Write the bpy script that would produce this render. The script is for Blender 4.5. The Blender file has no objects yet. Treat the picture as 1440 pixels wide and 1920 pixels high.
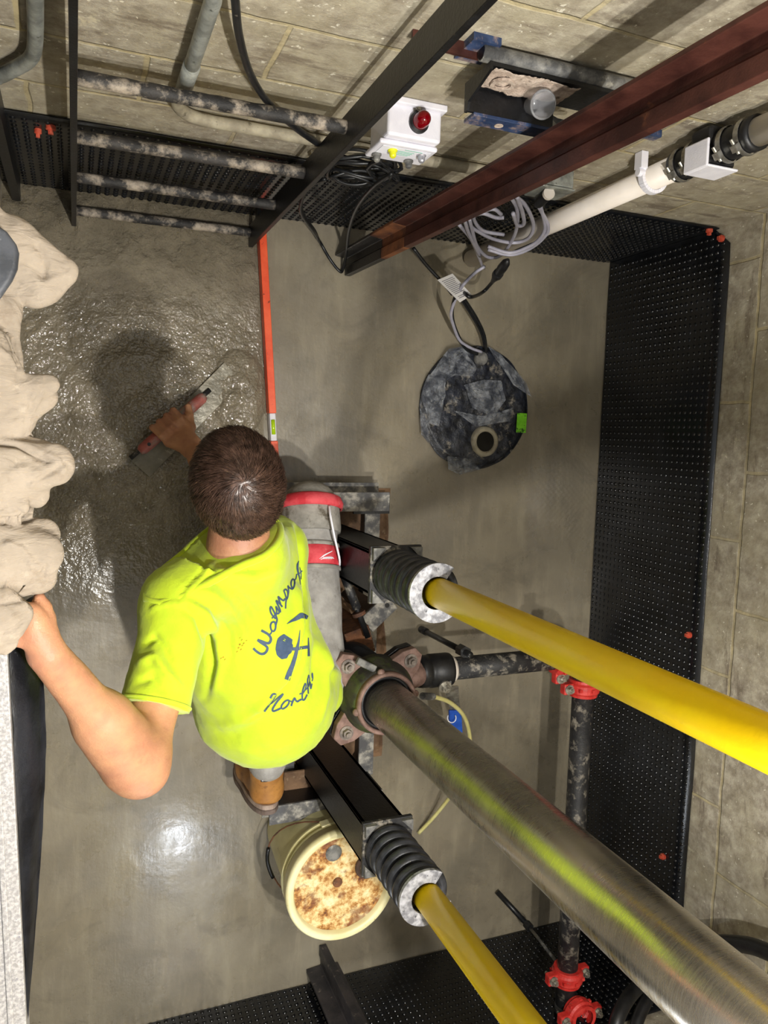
import bpy, bmesh, math, random
import numpy as np
from mathutils import Vector, Matrix, noise
from mathutils.bvhtree import BVHTree
random.seed(7); np.random.seed(7)
C = bpy.context.scene.collection
V = Vector
# ---------------------------------------------------------------- camera geometry (metres)
F = 1440.0; H = 2.3
d = np.array([-580, -160, F]); d /= np.linalg.norm(d)
Zw = -d
ex = np.array([3840, -34, F]); ex = ex - ex.dot(Zw) * Zw; ex /= np.linalg.norm(ex)
ey = np.cross(Zw, ex)
RW = np.array([ex, ey, Zw])
CAM = np.array([0, 0, H])
def ray(u, v): return RW @ np.array([u - 720, v - 960, F])
def P(u, v, z): r = ray(u, v); return V(CAM + r * (z - H) / r[2])
def PX(u, v, x): r = ray(u, v); return V(CAM + r * x / r[0])
def PY(u, v, y): r = ray(u, v); return V(CAM + r * y / r[1])
cam_d = bpy.data.cameras.new('camera'); cam = bpy.data.objects.new('camera', cam_d); C.objects.link(cam)
cam_d.sensor_fit = 'HORIZONTAL'; cam_d.sensor_width = 36; cam_d.lens = 36 * F / 1440; cam_d.clip_start = 0.02
mw = Matrix.Identity(4)
for i in range(3):
    mw[i][0] = RW[i][0]; mw[i][1] = -RW[i][1]; mw[i][2] = -RW[i][2]; mw[i][3] = CAM[i]
cam.matrix_world = mw
bpy.context.scene.camera = cam
# ---------------------------------------------------------------- materials
def lin(c):
    return tuple((x / 12.92 if x <= 0.04045 else ((x + 0.055) / 1.055) ** 2.4) for x in c)
def hexc(h): return lin(tuple(int(h[i:i + 2], 16) / 255 for i in (0, 2, 4))) + (1,)
class N:
    def __init__(s, name):
        s.m = bpy.data.materials.new(name); s.m.use_nodes = True
        s.t = s.m.node_tree; s.b = s.t.nodes['Principled BSDF']; s.tc = s.t.nodes.new('ShaderNodeTexCoord')
    def n(s, typ, **k):
        x = s.t.nodes.new(typ)
        for a, v in k.items():
            if a.startswith('i_'):
                key = a[2:]; key = int(key) if key.isdigit() else key.replace('_', ' ')
                s.set(x.inputs[key], v)
            else: setattr(x, a, v)
        return x
    def set(s, sock, v):
        if isinstance(v, bpy.types.NodeSocket): s.t.links.new(v, sock)
        elif isinstance(v, bpy.types.Node): s.t.links.new(v.outputs[0], sock)
        else: sock.default_value = v
    def noise(s, scale, detail=4, rough=.6, vec=None, dist=0):
        x = s.n('ShaderNodeTexNoise'); x.inputs['Scale'].default_value = scale; x.inputs['Detail'].default_value = detail
        x.inputs['Roughness'].default_value = rough; x.inputs['Distortion'].default_value = dist
        s.set(x.inputs['Vector'], vec or s.tc.outputs['Object']); return x.outputs['Fac']
    def mapping(s, scale=(1, 1, 1), rot=(0, 0, 0), loc=(0, 0, 0)):
        x = s.n('ShaderNodeMapping'); s.set(x.inputs['Vector'], s.tc.outputs['Object'])
        x.inputs['Scale'].default_value = scale; x.inputs['Rotation'].default_value = rot; x.inputs['Location'].default_value = loc
        return x.outputs[0]
    def ramp(s, fac, stops, mode='LINEAR'):
        x = s.n('ShaderNodeValToRGB'); x.color_ramp.interpolation = mode; e = x.color_ramp.elements
        while len(e) < len(stops): e.new(0.5)
        for q, (p, c) in zip(e, stops):
            q.position = p; q.color = c if len(c) == 4 else tuple(c) + (1,)
        s.set(x.inputs[0], fac); return x.outputs[0]
    def gray(s, fac, a, va, b, vb): return s.ramp(fac, [(a, (va,) * 3), (b, (vb,) * 3)])
    def mix(s, fac, a, b, typ='MIX'):
        x = s.n('ShaderNodeMix', data_type='RGBA', blend_type=typ)
        s.set(x.inputs['Factor'], fac); s.set(x.inputs['A'], a); s.set(x.inputs['B'], b); return x.outputs['Result']
    def math(s, op, a, b=0.0, c=None):
        x = s.n('ShaderNodeMath', operation=op); s.set(x.inputs[0], a); s.set(x.inputs[1], b)
        if c is not None: s.set(x.inputs[2], c)
        return x.outputs[0]
    def bump(s, h, strength, dist, normal=None):
        x = s.n('ShaderNodeBump'); x.inputs['Strength'].default_value = strength; x.inputs['Distance'].default_value = dist
        s.set(x.inputs['Height'], h)
        if normal: s.set(x.inputs['Normal'], normal)
        return x.outputs[0]
    def out(s, **k):
        for a, v in k.items(): s.set(s.b.inputs[a.replace('_', ' ')], v)
        return s.m
def simple(name, c1, c2=None, scale=30, rough=.5, metal=0, bump=0, bscale=None, lo=.4, hi=.62, spots=None, sscale=60, slo=.62, shi=.68, r2=None, **k):
    n = N(name); a = hexc(c1)
    col = a; f = n.noise(scale)
    if c2: col = n.ramp(f, [(lo, a), (hi, hexc(c2))])
    if spots: col = n.mix(n.gray(n.noise(sscale, 6, .7), slo, 0, shi, 1), col, hexc(spots))
    kw = dict(Base_Color=col, Roughness=rough if r2 is None else n.gray(f, lo, rough, hi, r2), Metallic=metal)
    if bump: kw['Normal'] = n.bump(n.noise(bscale or scale * 2, 5, .65), 1.0, bump)
    kw.update(k)
    return n.out(**kw)
# ---------------------------------------------------------------- objects
ORG = {}
def finish(o, label=None, cat=None, group=None, kind=None):
    if label: o['label'] = label
    if cat: o['category'] = cat
    if group: o['group'] = group
    if kind: o['kind'] = kind
    return o
def thing(name, loc, label, cat, group=None):
    o = bpy.data.objects.new(name, None); C.objects.link(o); o.location = loc; o.empty_display_size = .05
    ORG[o.name] = V(loc); return finish(o, label, cat, group)
def obj(name, bm, mat, parent=None, smooth=False, bevel=0, label=None, cat=None, group=None, kind=None, seg=2, sub=0):
    if isinstance(bm, bpy.types.Mesh): me = bm
    else:
        me = bpy.data.meshes.new(name); bm.to_mesh(me); bm.free()
    o = bpy.data.objects.new(name, me); C.objects.link(o)
    if parent:
        org = ORG[parent.name]; o.parent = parent
    else:
        if len(me.vertices):
            a = np.array([v.co for v in me.vertices]); org = V(((a[:, 0].min() + a[:, 0].max()) / 2, (a[:, 1].min() + a[:, 1].max()) / 2, a[:, 2].min()))
        else: org = V((0, 0, 0))
        if kind == 'structure': org = V((0, 0, 0))
        o.location = org
    me.transform(Matrix.Translation(-org)); ORG[o.name] = org
    if mat:
        for q in (mat if isinstance(mat, (list, tuple)) else [mat]): me.materials.append(q)
    if smooth:
        for p in me.polygons: p.use_smooth = True
    if bevel:
        b = o.modifiers.new('b', 'BEVEL'); b.width = bevel; b.segments = seg; b.limit_method = 'ANGLE'; b.angle_limit = .7
    if sub:
        b = o.modifiers.new('s', 'SUBSURF'); b.levels = sub; b.render_levels = sub
    return finish(o, label, cat, group, kind)
def copy_obj(o, delta, parent=None, label=None, group=None):
    c = o.copy(); C.objects.link(c); ORG[c.name] = ORG[o.name] + V(delta)
    if parent: c.parent = parent
    else: c.location = o.location + V(delta)
    for k in list(o.children): copy_child(k, c)
    if label: c['label'] = label
    if group: c['group'] = group
    return c
def copy_child(k, c):
    x = k.copy(); C.objects.link(x); x.parent = c; ORG[x.name] = ORG[c.name]
    for g in list(k.children): copy_child(g, x)
B = bmesh.new
def box(bm, a, b, rot=None, piv=None):
    a, b = V(a), V(b)
    vs = [bm.verts.new((x, y, z)) for z in (a.z, b.z) for y in (a.y, b.y) for x in (a.x, b.x)]
    for f in ((0, 2, 3, 1), (4, 5, 7, 6), (0, 1, 5, 4), (2, 6, 7, 3), (0, 4, 6, 2), (1, 3, 7, 5)): bm.faces.new([vs[i] for i in f])
    if rot is not None:
        bmesh.ops.rotate(bm, verts=vs, cent=piv or (a + b) / 2, matrix=rot)
    return bm
def frame(t):
    t = t.normalized(); u = V((0, 0, 1)) if abs(t.z) < .9 else V((1, 0, 0))
    x = t.cross(u).normalized(); return x, t.cross(x).normalized()
def tube(bm, pts, r, seg=12, cap=True, smooth_n=0, hollow=0):
    pts = [V(p) for p in pts]
    if smooth_n: pts, r = spline(pts, smooth_n, r)
    n = len(pts); rs = r if isinstance(r, (list, tuple)) else [r] * n
    x = None; rings = []
    for i, p in enumerate(pts):
        t = (pts[min(i + 1, n - 1)] - pts[max(i - 1, 0)])
        if t.length < 1e-9: t = V((0, 0, 1))
        t.normalize()
        if x is None: x, y = frame(t)
        else:
            x = (x - t * x.dot(t)); x.normalize(); y = t.cross(x)
        rings.append([bm.verts.new(p + (x * math.cos(a) + y * math.sin(a)) * rs[i]) for a in [2 * math.pi * k / seg for k in range(seg)]])
    for a, b in zip(rings, rings[1:]):
        for k in range(seg): bm.faces.new((a[k], a[(k + 1) % seg], b[(k + 1) % seg], b[k]))
    if cap: bm.faces.new(rings[0][::-1]); bm.faces.new(rings[-1])
    return bm
def spline(pts, n, r=None):
    out = []; ro = []
    q = [pts[0] * 2 - pts[1]] + list(pts) + [pts[-1] * 2 - pts[-2]]
    rr = r if isinstance(r, (list, tuple)) else None
    for i in range(1, len(q) - 2):
        for k in range(n):
            t = k / n; a, b, c, e = q[i - 1], q[i], q[i + 1], q[i + 2]
            out.append(.5 * ((2 * b) + (c - a) * t + (2 * a - 5 * b + 4 * c - e) * t * t + (3 * b - a - 3 * c + e) * t ** 3))
            if rr: ro.append(rr[i - 1] * (1 - t) + rr[i] * t)
    out.append(q[-2])
    if rr: ro.append(rr[-1])
    return out, (ro if rr else r)
def lathe(bm, prof, c=(0, 0, 0), axis=(0, 0, 1), seg=32, close=False):
    c = V(c); ax = V(axis).normalized(); x, y = frame(ax)
    rings = []
    for r, h in prof:
        if r < 1e-6: rings.append([bm.verts.new(c + ax * h)])
        else: rings.append([bm.verts.new(c + ax * h + (x * math.cos(a) + y * math.sin(a)) * r) for a in [2 * math.pi * k / seg for k in range(seg)]])
    L = list(zip(rings, rings[1:])) + ([(rings[-1], rings[0])] if close else [])
    for a, b in L:
        for k in range(seg):
            k2 = (k + 1) % seg
            if len(a) == 1 and len(b) == 1: continue
            if len(a) == 1: bm.faces.new((a[0], b[k2], b[k]))
            elif len(b) == 1: bm.faces.new((a[k], a[k2], b[0]))
            else: bm.faces.new((a[k], a[k2], b[k2], b[k]))
    bmesh.ops.recalc_face_normals(bm, faces=bm.faces[:])
    return bm
def prism(bm, poly, axis_vec):
    """poly: list of 3D points (planar), extruded along axis_vec"""
    a = [bm.verts.new(V(p)) for p in poly]; b = [bm.verts.new(V(p) + V(axis_vec)) for p in poly]
    n = len(poly)
    bm.faces.new(a[::-1]); bm.faces.new(b)
    for i in range(n): bm.faces.new((a[i], a[(i + 1) % n], b[(i + 1) % n], b[i]))
    bmesh.ops.recalc_face_normals(bm, faces=bm.faces[:])
    return bm
def hexbolt(bm, c, axis, r, h):
    c = V(c); ax = V(axis).normalized(); x, y = frame(ax)
    tube(bm, [c - ax * .002, c + ax * .003], r * 1.45, 20)
    prism(bm, [c + ax * .003 + (x * math.cos(k * math.pi / 3) + y * math.sin(k * math.pi / 3)) * r for k in range(6)], ax * h)
    tube(bm, [c + ax * h, c + ax * (h * 1.9)], r * .55, 12)
def sphere(bm, c, r, sc=(1, 1, 1), seg=16):
    m = Matrix.Translation(V(c)) @ Matrix.Diagonal((*[r * s for s in sc], 1))
    bmesh.ops.create_uvsphere(bm, u_segments=seg, v_segments=seg // 2 + 2, radius=1, matrix=m); return bm
# ---------------------------------------------------------------- palette
def concrete_wall(name, ax, offz, offx):
    n = N(name); sx = n.n('ShaderNodeSeparateXYZ'); n.set(sx.inputs[0], n.tc.outputs['Object'])
    cb = n.n('ShaderNodeCombineXYZ'); n.set(cb.inputs[0], n.math('ADD', sx.outputs[ax], offx)); n.set(cb.inputs[1], n.math('ADD', sx.outputs[2], offz))
    w = n.n('ShaderNodeVectorMath', operation='ADD'); nz = n.n('ShaderNodeTexNoise'); nz.inputs['Scale'].default_value = 12; n.set(nz.inputs['Vector'], n.tc.outputs['Object'])
    sc = n.n('ShaderNodeVectorMath', operation='SCALE'); n.set(sc.inputs[0], nz.outputs['Color']); sc.inputs['Scale'].default_value = .012
    n.set(w.inputs[0], cb.outputs[0]); n.set(w.inputs[1], sc.outputs[0])
    br = n.n('ShaderNodeTexBrick'); n.set(br.inputs['Vector'], w.outputs[0]); br.inputs['Scale'].default_value = 1
    br.inputs['Brick Width'].default_value = .4; br.inputs['Row Height'].default_value = .2; br.inputs['Mortar Size'].default_value = .0062; br.inputs['Mortar Smooth'].default_value = .5
    big = n.noise(3.5, 5, .65); mid = n.noise(22, 6, .7); st = n.noise(5, 6, .7, vec=n.mapping((1, 1, 4)))
    block = n.ramp(mid, [(.32, hexc('776d5c')), (.5, hexc('9c9382')), (.68, hexc('bdb5a2'))])
    block = n.mix(n.gray(big, .42, 0, .62, .6), block, hexc('a39a80'))
    block = n.mix(n.gray(st, .56, 0, .66, .65), block, hexc('5f5143'))
    block = n.mix(n.gray(n.noise(9, 8, .75), .62, 0, .68, .7), block, hexc('c9c0a4'))
    block = n.mix(n.gray(n.noise(70, 3, .6), .66, 0, .7, .8), block, hexc('d8d2c0'))
    col = n.mix(n.math('MULTIPLY', br.outputs['Fac'], n.gray(n.noise(6, 5, .7), .3, .35, .6, 1)), block, n.ramp(mid, [(.35, hexc('958a6c')), (.6, hexc('b9aa82'))]))
    hgt = n.math('ADD', n.math('MULTIPLY', mid, .5), n.math('ADD', n.math('MULTIPLY', n.noise(120, 4, .7), .25), n.math('MULTIPLY', br.outputs['Fac'], -.35)))
    return n.out(Base_Color=col, Roughness=.82, Normal=n.bump(hgt, 1, .006))
m_wallb = concrete_wall('block_wall_back', 0, .14, .07)
m_wallr = concrete_wall('block_wall_right', 1, .14, .27)
def wet_floor():
    n = N('wet_cement'); o = n.tc.outputs['Object']; sx = n.n('ShaderNodeSeparateXYZ'); n.set(sx.inputs[0], o)
    # freshly placed, rougher cement lies on the ladder side of the straightedge
    edge = n.math('ADD', sx.outputs[0], n.math('MULTIPLY', n.noise(9, 3), .03))
    m1 = n.gray(edge, .525, 1, .545, 0)
    yy = n.math('ADD', sx.outputs[1], n.math('MULTIPLY', n.noise(4, 3), .25))
    my = n.n('ShaderNodeMapRange'); n.set(my.inputs[0], yy); my.inputs[1].default_value = -.42; my.inputs[2].default_value = -.12
    fresh = n.math('MULTIPLY', m1, my.outputs[0])
    base = n.ramp(n.noise(3, 5, .6), [(.3, hexc('716a5b')), (.5, hexc('827967')), (.72, hexc('928975'))])
    streak = n.noise(6, 6, .7, vec=n.mapping((3.5, .5, 1), (0, 0, .15)))
    base = n.mix(n.gray(streak, .5, 0, .72, .55), base, hexc('a0967f'))
    base = n.mix(n.gray(n.noise(1.3, 3, .6), .5, 0, .75, .4), base, hexc('716a61'))
    base = n.mix(n.gray(n.noise(2.4, 7, .7, dist=2.2), .52, 0, .66, .5), base, hexc('5f584c'))
    base = n.mix(fresh, base, n.ramp(n.noise(14, 4), [(.35, hexc('6f6757')), (.65, hexc('837a68'))]))
    base = n.mix(n.gray(n.noise(7, 8, .75), .68, 0, .74, .45), base, hexc('a9a496'))
    fine = n.noise(150, 3, .75); midn = n.noise(45, 4, .75)
    # trowel arcs round the worker's hand
    dv = n.n('ShaderNodeVectorMath', operation='DISTANCE'); n.set(dv.inputs[0], o); dv.inputs[1].default_value = (.17, .0, 0)
    arc = n.n('ShaderNodeTexNoise'); cv = n.n('ShaderNodeCombineXYZ'); n.set(cv.inputs[0], n.math('ADD', dv.outputs['Value'], n.math('MULTIPLY', n.noise(3, 2), .08)))
    n.set(arc.inputs['Vector'], cv.outputs[0]); arc.inputs['Scale'].default_value = 14; arc.inputs['Detail'].default_value = 5
    hf = n.math('ADD', n.math('MULTIPLY', n.noise(150, 1, .4), .30), n.math('ADD', n.math('MULTIPLY', n.noise(48, 1, .4), .45), n.math('MULTIPLY', arc.outputs['Fac'], .8)))
    rim = n.n('ShaderNodeMapRange'); n.set(rim.inputs[0], sx.outputs[1]); rim.inputs[1].default_value = .3; rim.inputs[2].default_value = .6
    hf = n.math('ADD', hf, n.math('MULTIPLY', rim.outputs[0], n.math('MULTIPLY', n.noise(28, 6, .75), 2.0)))
    hs = n.math('ADD', n.math('MULTIPLY', n.noise(2.2, 3, .5), .8), n.math('ADD', n.math('MULTIPLY', n.noise(60, 3, .6), .045), n.math('MULTIPLY', streak, .06)))
    pit = n.gray(n.noise(60, 3, .5), .70, 0, .74, .35)
    hgt = n.n('ShaderNodeMix', data_type='FLOAT'); n.set(hgt.inputs[0], fresh); n.set(hgt.inputs[2], hs); n.set(hgt.inputs[3], hf)
    ro = n.n('ShaderNodeMix', data_type='FLOAT'); n.set(ro.inputs[0], fresh); n.set(ro.inputs[2], n.gray(n.noise(5, 5, .7), .35, .2, .65, .42)); n.set(ro.inputs[3], n.gray(midn, .4, .06, .7, .12))
    return n.out(Base_Color=base, Roughness=ro.outputs[0], Normal=n.bump(hgt.outputs[0], 1.0, .011), Specular_IOR_Level=.8)
m_floor = wet_floor()
m_mat = simple('black_dimple_membrane', '0b0c0e', '15171b', 14, .2, 0, .0004, 120, spots='4a4a4a', sscale=26, slo=.70, shi=.78)
m_blk = simple('black_painted_steel', '08080a', '131417', 30, .38, 0, .0008, 150, spots='6b675f', sscale=70, slo=.70, shi=.76)
m_dirty = simple('concrete_splashed_steel', '17171a', '2b2a2a', 25, .55, 0, .0012, 120, spots='8d8679', sscale=28, slo=.52, shi=.66)
m_rung = simple('crusted_rung', '1c1b1b', '3a3735', 18, .65, 0, .002, 90, spots='a89c8c', sscale=20, slo=.47, shi=.64)
m_gray = simple('dusty_grey_steel', '4a4a4a', '86847e', 30, .6, .2, .001, 140, spots='b5b1a6', sscale=40, slo=.6, shi=.7)
m_rail = simple('brown_rusty_rail', '351a16', '553028', 10, .42, .3, .0008, 120, spots='7a4a30', sscale=9, slo=.62, shi=.72)
m_rusty = simple('rust_brown', '4a2f20', '7d4f30', 22, .8, 0, .002, 90, spots='a68a6c', sscale=40, slo=.6, shi=.7)
m_earth = simple('stained_concrete', '5e4632', '86684c', 12, .75, 0, .004, 60, spots='a08a6e', sscale=26, slo=.56, shi=.68)
m_galv = simple('galvanised_pipe', '7c7f7a', 'a7aaa4', 28, .45, .35, .0006, 90, spots='54574f', sscale=40, slo=.6, shi=.66)
m_galvd = simple('mortar_dusted_conduit', '8a8270', 'aba38d', 22, .75, .05, .001, 90, spots='6a6352', sscale=40, slo=.6, shi=.66)
m_white = simple('white_pvc', 'd8cfc4', 'e6ded6', 6, .35)
m_wplast = simple('white_plastic_housing', 'd6d4dc', 'e2e0e6', 20, .4, 0, .0004, 300)
m_rubber = simple('black_rubber', '0e0e10', '1b1b1d', 30, .45, 0, .0004, 120, spots='4c4a45', sscale=60, slo=.68, shi=.76)
m_cable = simple('black_cable', '111214', '1d1e20', 60, .38, spots='66625a', sscale=90, slo=.62, shi=.72)
m_gcable = simple('grey_cable', '9a98a6', 'adabb8', 20, .38)
m_yellow = simple('yellow_paint', 'fbd000', 'ffdd18', 5, .32, 0, .0003, 70, spots='7d6a10', sscale=70, slo=.71, shi=.735)
m_spring = simple('dusty_black_spring', '222327', '3a3b40', 30, .38, .1, .0006, 150, spots='85848a', sscale=40, slo=.64, shi=.74)
m_grind = simple('ground_spring_end', '77777c', 'b9b9be', 60, .5, .3, .001, 160, spots='3c3c40', sscale=90, slo=.62, shi=.66)
m_red = simple('red_coupling_paint', 'b01f1a', 'c93a33', 30, .5, 0, .0006, 100, spots='8d4a42', sscale=50, slo=.6, shi=.66)
m_bolt = simple('zinc_bolt', '8e8a80', 'b9b6ad', 60, .35, .8)
m_rbolt = simple('dirty_bolt', '5f5650', '8d8278', 50, .6, .2, .0006, 120)
m_orange = simple('scratched_orange_paint', 'e4502a', 'f06238', 18, .4, 0, .0004, 90, spots='5b2c1c', sscale=55, slo=.64, shi=.67)
m_anchor = simple('red_plastic', 'b8442f', 'cc6048', 80, .4)
m_blue = simple('blue_grey_channel', '20304f', '35486b', 26, .5, .1, .0008, 90, spots='8d7a72', sscale=30, slo=.5, shi=.64)
m_crust = simple('mortar_crust', '9c8a7c', 'c0afa0', 40, .9, 0, .006, 70, spots='4a3a30', sscale=34, slo=.6, shi=.68)
m_glass = N('clear_plastic').out(Base_Color=(.85, .85, .87, 1), Roughness=.12, Transmission_Weight=.85, IOR=1.3)
m_bucket = simple('cream_bucket_plastic', 'd9d2a0', 'cdc48c', 8, .45, 0, .0005, 80, spots='7d6238', sscale=11, slo=.55, shi=.75)
m_cream = simple('cream_lid_rim', 'ebe3b4', 'e0d6a0', 12, .42, 0, .0005, 80, spots='a58d50', sscale=26, slo=.64, shi=.74)
def lidmat():
    n = N('rust_stained_lid'); f = n.noise(26, 9, .75); g = n.noise(9, 5, .7)
    c = n.ramp(f, [(.36, hexc('5a2e1c')), (.44, hexc('b07a38')), (.53, hexc('e2c488')), (.66, hexc('efe2b8'))])
    c = n.mix(n.gray(g, .55, 0, .62, .7), c, hexc('6a3524'))
    return n.out(Base_Color=c, Roughness=.7, Normal=n.bump(f, 1, .002))
m_lid = lidmat()
def jackmat():
    n = N('brushed_steel_plunger'); v = n.mapping((4, 4, 90)); f = n.noise(5, 5, .7, vec=v); g = n.noise(6, 4, .6)
    c = n.ramp(g, [(.3, hexc('b0aba4')), (.7, hexc('d2cdc6'))])
    return n.out(Base_Color=c, Metallic=.95, Roughness=n.math('ADD', n.gray(f, .3, .20, .7, .34), n.gray(g, .45, 0, .7, .08)), Normal=n.bump(f, .12, .0003))
m_jack = jackmat()
m_moss = simple('mossy_cast_iron', '221f19', '38352a', 22, .7, 0, .002, 70, spots='3f4a17', sscale=12, slo=.5, shi=.62)
m_pink = simple('dusty_pink_casting', '6d544b', '8b7066', 40, .75, .1, .0012, 90)
m_sump = simple('grimy_black_lid', '12141a', '292d38', 40, .35, 0, .003, 60, spots='857f75', sscale=24, slo=.56, shi=.66)
m_film = simple('crumpled_clear_film', '565a63', 'b4b8be', 30, .12, 0, .010, 38, lo=.42, hi=.72, Alpha=.62)
m_green = simple('green_label', '6fc21c', '82d42c', 60, .4, spots='33601a', sscale=55, slo=.58, shi=.62)
m_sill = simple('speckled_aluminium_sill', '8a8887', 'aeabaa', 200, .5, .2, .0006, 200, spots='7b7880', sscale=160, slo=.62, shi=.66)
m_flap = simple('worn_black_strip', '1c1d22', '33353c', 12, .4, 0, .002, 40, spots='8a8a8e', sscale=30, slo=.68, shi=.74)
m_hose = simple('milky_yellow_tube', 'c9c07a', 'd8d08e', 20, .35)
m_bluep = simple('blue_grip', '1f4fb0', '2c62c8', 30, .4)
m_ink = simple('print_ink_white', 'e8e8f0', None, 30, .5)
# ---------------------------------------------------------------- room
XR, YB, YF, XL, LEDZ, XS = 1.77, .637, -1.835, -.17, 1.15, -.078
bm = B(); bmesh.ops.create_grid(bm, x_segments=330, y_segments=400, size=.5)
for v in bm.verts:
    v.co.x = XL - .02 + (v.co.x + .5) * (XR - XL + .04); v.co.y = YF - .02 + (v.co.y + .5) * (YB - YF + .04)
    a = .006 * noise.noise(v.co * 2.5)
    if v.co.x < .53 and v.co.y > -.35: ff = min(1, (.535 - v.co.x) * 30) * min(1, max(0, (v.co.y + .35) * 5)); a += ff * (.005 * noise.noise(v.co * 13) + .0018 * noise.noise(v.co * 48) + .0012 * noise.noise(v.co * 120)) + ff * .003 * math.sin(46 * (math.hypot(v.co.x - .17, v.co.y - .02) + .03 * noise.noise(v.co * 4))) * (.5 + noise.noise(v.co * 3))
    if v.co.y > .40 and v.co.x < .5: a += min(1, (v.co.y - .40) * 8) * .016 * abs(noise.noise(v.co * 22))
    if v.co.x > 1.42 and -.42 < v.co.y < -.02:
        m_ = min(1, (v.co.x - 1.42) * 6, (v.co.y + .42) * 8, (-.02 - v.co.y) * 8) * max(0, .5 + noise.noise(v.co * 7)); a += .0016 * m_ * math.sin(v.co.x * 2 * math.pi / .0222) * math.sin(v.co.y * 2 * math.pi / .0222)
    v.co.z = a - .003
obj('floor', bm, m_floor, smooth=True, kind='structure')
obj('wall_back', box(B(), (-1.4, YB, -.1), (XR + .2, YB + .2, 3.2)), m_wallb, kind='structure')
obj('wall_right', box(B(), (XR, YF - .2, -.1), (XR + .2, YB, 3.2)), m_wallr, kind='structure')
obj('wall_front', box(B(), (-1.4, YF - .2, -.1), (XR, YF, 3.2)), m_wallb, kind='structure')
obj('wall_left', box(B(), (XL - .2, YF, -.1), (XL, YB, LEDZ - .12)), m_wallr, kind='structure')
bm = box(B(), (-1.4, YF, LEDZ - .12), (XS - .02, YB, LEDZ)); obj('floor_landing', bm, simple('landing_concrete', '8a857a', '9f9a8f', 8, .8, 0, .002, 60), kind='structure')
def sx(y): return -.0895 + (-.30 - y) * .027
bm = prism(B(), [(sx(YF) - .075, YF, LEDZ - .05), (sx(YF), YF, LEDZ - .05), (sx(YB), YB, LEDZ - .05), (sx(YB) - .075, YB, LEDZ - .05)], (0, 0, .054))
for k in range(3): prism(bm, [(sx(YF) - .06 + k * .018, YF, LEDZ + .004), (sx(YF) - .052 + k * .018, YF, LEDZ + .004), (sx(YB) - .052 + k * .018, YB, LEDZ + .004), (sx(YB) - .06 + k * .018, YB, LEDZ + .004)], (0, 0, .003))
obj('trim_1', bm, m_sill, kind='structure', bevel=.002)
# corner post where the landing meets the back wall
obj('trim_2', box(B(), (-.145, .585, .0), (-.125, YB, LEDZ - .05)), m_blk, kind='structure')
# dimpled membrane: three wall sheets
def dimple_sheet(name, O, U, W, N_, w, h, label, notch=None, round_end=False):
    """O origin at the floor, U along wall, W up, N_ out of the wall"""
    O, U, W, N_ = V(O), V(U), V(W), V(N_); verts = []; faces = []; t = .003
    nx = int(w / .05); segs = [i / nx * w for i in range(nx + 1)]
    def pt(a, b, c): return O + U * a + W * b + N_ * c
    rows = 10; idx = {}
    for i, a in enumerate(segs):
        top = h + .006 * noise.noise(V((a * 3, 1, 0)))
        if round_end and a > w - .06: top -= .06 - math.sqrt(max(0, .06 ** 2 - (a - w + .06) ** 2))
        for j in range(rows + 1):
            for s in (0, 1):
                idx[i, j, s] = len(verts); verts.append(pt(a, top * j / rows, (t if s else 0) + .003 * noise.noise(V((a * 5, j * .3, 0))) + .004))
    for i in range(nx):
        for j in range(rows):
            faces.append((idx[i, j, 1], idx[i + 1, j, 1], idx[i + 1, j + 1, 1], idx[i, j + 1, 1])); faces.append((idx[i, j, 0], idx[i, j + 1, 0], idx[i + 1, j + 1, 0], idx[i + 1, j, 0]))
        faces.append((idx[i, rows, 0], idx[i, rows, 1], idx[i + 1, rows, 1], idx[i + 1, rows, 0]))
    p = .0222; S = 8
    for i in range(int(w / p)):
        for j in range(int(h / p)):
            a = p * (i + .6 + (.5 if j % 2 else 0) * 0); b = p * (j + .4)
            if a > w - .01 or b > h - .016: continue
            if round_end and a > w - .03 and b > h - .03: continue
            k0 = len(verts); cc = t + .002
            for r, z in ((.0075, cc), (.0060, cc + .0038), (.0030, cc + .0055)):
                for q in range(S):
                    th = 2 * math.pi * q / S; verts.append(pt(a + r * math.cos(th), b + r * math.sin(th), z))
            verts.append(pt(a, b, cc + .0058))
            for L in range(2):
                for q in range(S):
                    q2 = (q + 1) % S; faces.append((k0 + L * S + q, k0 + L * S + q2, k0 + L * S + S + q2, k0 + L * S + S + q))
            for q in range(S): faces.append((k0 + 2 * S + q, k0 + 2 * S + (q + 1) % S, k0 + 3 * S))
    me = bpy.data.meshes.new(name); me.from_pydata([tuple(v) for v in verts], [], faces); me.validate()
    return obj(name, me, m_mat, label=label, cat='membrane', smooth=True)
dimple_sheet('dimple_membrane', (XL, YB, 0), (1, 0, 0), (0, 0, 1), (0, -1, 0), XR - XL - .012, .505, 'black dimpled drainage membrane on the back wall behind the ladder')
dimple_sheet('dimple_membrane', (XR, -1.895 + .07, 0), (0, 1, 0), (0, 0, 1), (-1, 0, 0), YB + 1.825 - .004, .545, 'long black dimpled membrane on the wall beyond the sump cover', round_end=True)
dimple_sheet('dimple_membrane', (XL, YF, 0), (1, 0, 0), (0, 0, 1), (0, 1, 0), XR - XL - .012, .5, 'black dimpled membrane behind the bucket and the short guide rail')
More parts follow.
